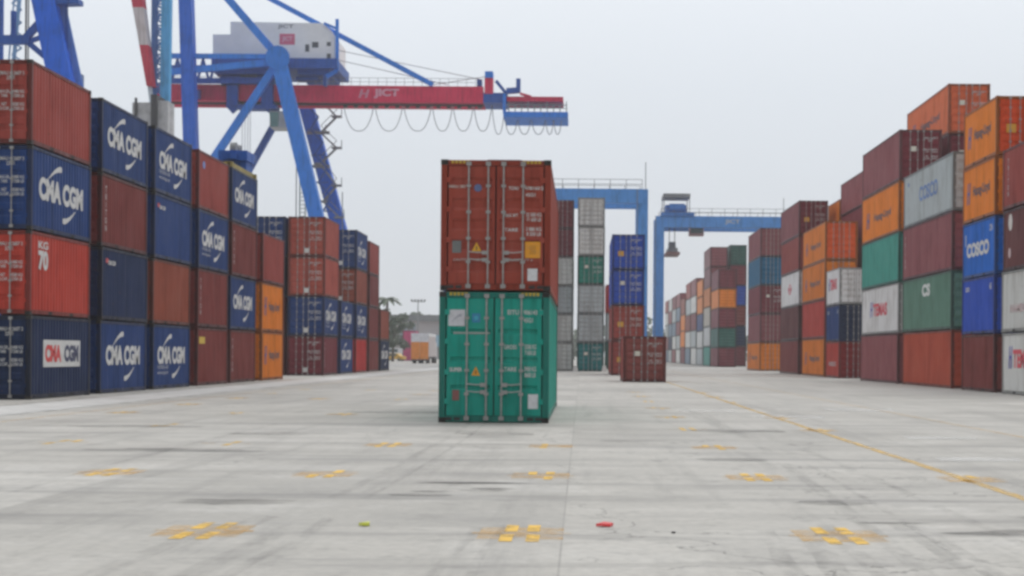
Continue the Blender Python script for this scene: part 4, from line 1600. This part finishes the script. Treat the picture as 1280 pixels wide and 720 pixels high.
def car(name, label, cat, loc, col, Lc, w, h, rz, stripe=None, van=False):
    o = thing(name, label, cat, loc, None, rz)
    k = h
    if van:
        prof = [(-Lc / 2, .35), (-Lc / 2, k * .95), (-Lc / 2 + .2, k), (Lc * .30, k), (Lc * .40, k * .62), (Lc * .5, k * .52), (Lc * .5, .35)]
    else:
        prof = [(-Lc / 2, .35), (-Lc / 2, k * .60), (-Lc * .36, k * .66), (-Lc * .24, k), (Lc * .12, k), (Lc * .26, k * .66), (Lc * .48, k * .55), (Lc * .5, .35)]
    MB().prism([(-w / 2, y, z) for y, z in prof], (w, 0, 0)).build('body', plain('car_paint', col, .3, 0, .03), o)
    for sx in (-1, 1):
        MB().box(sx * w / 2 - .01, sx * w / 2 + .01, -Lc * .2, Lc * .2, k * .66, k * .92).build('window', GLASS, o)
    MB().box(-w * .42, w * .42, -Lc / 2 - .01, -Lc / 2 + .02 if van else -Lc * .3, k * .66, k * .9).build('rear_window', GLASS, o) if van else None
    if stripe:
        for sx in (-1, 1):
            MB().box(sx * w / 2 - .012, sx * w / 2 + .012, -Lc * .45, Lc * .45, k * .35, k * .5).build('stripe', plain('blue_stripe', stripe, .4), o)
    wheels(o, [(x, y) for x in (-w / 2 + .1, w / 2 - .1) for y in (-Lc * .32, Lc * .32)], .33, .2)
    return o


car('van', 'white van with blue stripe parked far off by the trees', 'van', (P(494, 447, 330).x, 330, 0), (.62, .63, .65), 5.2, 2.0, 2.5, math.radians(70), (.05, .1, .3), True)
car('taxi', 'yellow car parked beside the last left stack', 'car', (P(492, 447, 300).x, 300, 0), (.62, .36, .03), 4.3, 1.75, 1.45, math.radians(75))
car('car', 'white saloon car parked left of the orange-backed truck', 'car', (P(508, 447, 330).x, 330, 0), (.62, .62, .62), 4.4, 1.8, 1.5, math.radians(60))


# trees
def tree(name, label, x, y, h, cw, seed, n=900, cz=.62):
    rr = random.Random(seed)
    o = thing(name, label, 'tree', (x, y, 0), 'trees beyond the left row')
    tk = MB().tube((0, 0, 0), (.1, 0, h * .5), .28, .16, n=8)
    for i in range(5):
        a = rr.uniform(0, 6.28)
        tk.tube((.08, 0, h * (.35 + .05 * i)), (math.cos(a) * cw * .35, math.sin(a) * cw * .35, h * (.6 + .06 * i)), .1, .04, n=6)
    tk.build('trunk', BARK, o)
    cr = MB()
    cl = []
    for i in range(16):
        a, rad = rr.uniform(0, 6.28), cw * .5 * rr.random() ** .5
        cl.append((math.cos(a) * rad, math.sin(a) * rad, h * rr.uniform(cz - .28, .95), rr.uniform(.5, 1.1) * cw * .2))
    for i in range(n):
        c = rr.choice(cl)
        d = Vector((rr.gauss(0, 1), rr.gauss(0, 1), rr.gauss(0, .8)))
        p = Vector(c[:3]) + d.normalized() * c[3] * rr.random() ** .4
        u = Vector((rr.gauss(0, 1), rr.gauss(0, 1), rr.gauss(0, 1))).normalized()
        v = u.orthogonal().normalized()
        s_ = rr.uniform(.16, .34)
        cr.quad(p - u * s_ - v * s_ * .5, p + u * s_ - v * s_ * .5, p + u * s_ + v * s_ * .5, p - u * s_ + v * s_ * .5)
    cr.build('crown', LEAF, o)
    return o


def palm(label, x, y, h, seed):
    rr = random.Random(seed)
    o = thing('palm_tree', label, 'tree', (x, y, 0), 'trees beyond the left row')
    MB().chain([(0, 0, 0), (.1, 0, h * .5), (.3, 0, h)], .2, 8).build('trunk', BARK, o)
    cr = MB()
    for i in range(15):
        a = i * 2.4 + rr.uniform(-.2, .2)
        L_ = rr.uniform(2.2, 3.1)
        up = rr.uniform(-.1, .9)
        prev = None
        for k_ in range(9):
            t = k_ / 8
            p = Vector((.3 + math.cos(a) * L_ * t, math.sin(a) * L_ * t, h + up * L_ * t * .7 - 1.3 * L_ * t * t * .55))
            if prev is not None:
                side = Vector((-math.sin(a), math.cos(a), 0))
                wd = .42 * math.sin(math.pi * min(1, t * .9 + .1))
                for sg in (-1, 1):
                    cr.quad(prev, p, p + side * sg * wd + Vector((0, 0, -.35 * wd)), prev + side * sg * wd + Vector((0, 0, -.35 * wd)))
            prev = p
    cr.build('crown', LEAF, o)


palm('palm tree with drooping fronds above the last left stack', P(482, 380, 262).x, 262, 10.2, 3)
tree('broadleaf_tree', 'dark bushy tree beside the last left stack', P(491, 420, 285).x, 285, 8.2, 4.6, 5)
tree('broadleaf_tree', 'tall grey-green tree hidden behind the left row end', P(478, 410, 275).x, 275, 9.5, 4.2, 6)
tree('broadleaf_tree', 'low hazy tree between the bushy tree and warehouse', P(502, 420, 360).x, 360, 8.5, 6.0, 9)
hz = MB()
rr = random.Random(5)
for i in range(5200):
    x = rr.uniform(-150, 160)
    y = rr.uniform(470, 500)
    top = 8 + 3.5 * math.sin(x * .11) + 2.5 * math.sin(x * .37 + 1)
    p = Vector((x, y, rr.uniform(0, 1) ** .7 * top))
    u = Vector((rr.gauss(0, 1), rr.gauss(0, .3), rr.gauss(0, 1))).normalized()
    v = u.orthogonal().normalized()
    s_ = rr.uniform(.6, 1.3)
    hz.quad(p - u * s_ - v * s_ * .6, p + u * s_ - v * s_ * .6, p + u * s_ + v * s_ * .6, p - u * s_ + v * s_ * .6)
tl_ = hz.build('distant_trees', LEAF)
tl_['kind'] = 'stuff'
tl_['label'] = 'hazy line of distant trees beyond the yard'

# ------------------------------------------------------------------ small things on the ground
LR = plain('red_plastic', (0.68, 0.04, 0.04), .4)
b = MB()
b.prism([(-.075, 0, .004), (-.03, -.05, .012), (.05, -.04, .006), (.08, .03, .01), (.0, .06, .018)], (0, .01, .022))
tag(b.build('litter', LR, loc=(.215, 14.5, 0)), 'small crushed red plastic scrap on the concrete', 'litter')
b = MB()
b.prism([(-.05, 0, .004), (-.01, -.06, .01), (.05, -.03, .006), (.04, .05, .012)], (0, .01, .025))
tag(b.build('litter', plain('lime_plastic', (0.52, 0.55, 0.05), .4), loc=(-1.905, 14.4, 0)), 'small lime yellow scrap on the concrete', 'litter')
b = MB()
b.prism([(-.018, 0, .003), (0, -.016, .003), (.017, .006, .003), (.004, .018, .003)], (.003, 0, .014))
tag(b.build('stone', DARKSTEEL, loc=(.80, 14.0, 0)), 'small dark pebble right of the red scrap', 'stone')
for x in (-.55, 2.05):
    t_ = thing('concrete_block', 'small white block at the left foot of the grey mid stack' if x < 0 else 'small white block at the right foot of the grey mid stack', 'block', (x, 146.3, 0), 'white blocks at the grey stack')
    MB().box(-.22, .22, -.2, .2, 0, .30).build('base', plain('white_concrete', (0.68, 0.68, 0.66), .7), t_)
    MB().prism([(-.16, -.14, .30), (.16, -.14, .30), (.16, .14, .30), (-.16, .14, .30)], (0, 0, .22)).build('cap', plain('white_paint_cap', (0.72, 0.72, 0.7), .6), t_)

# ------------------------------------------------------------------ haze
hm_ = MB().box(-690, 690, -110, 1590, -1, 75)
k = bpy.data.materials.new('haze')
k.use_nodes = True
k.node_tree.nodes.clear()
vol = k.node_tree.nodes.new('ShaderNodeVolumePrincipled')
vol.inputs['Color'].default_value = (0.97, 0.98, 1.0, 1)
vol.inputs['Density'].default_value = HAZE
out = k.node_tree.nodes.new('ShaderNodeOutputMaterial')
k.node_tree.links.new(vol.outputs[0], out.inputs['Volume'])
hz_ = hm_.build('haze', k)
hz_['kind'] = 'stuff'
hz_['label'] = 'pale even haze filling the air over the yard'
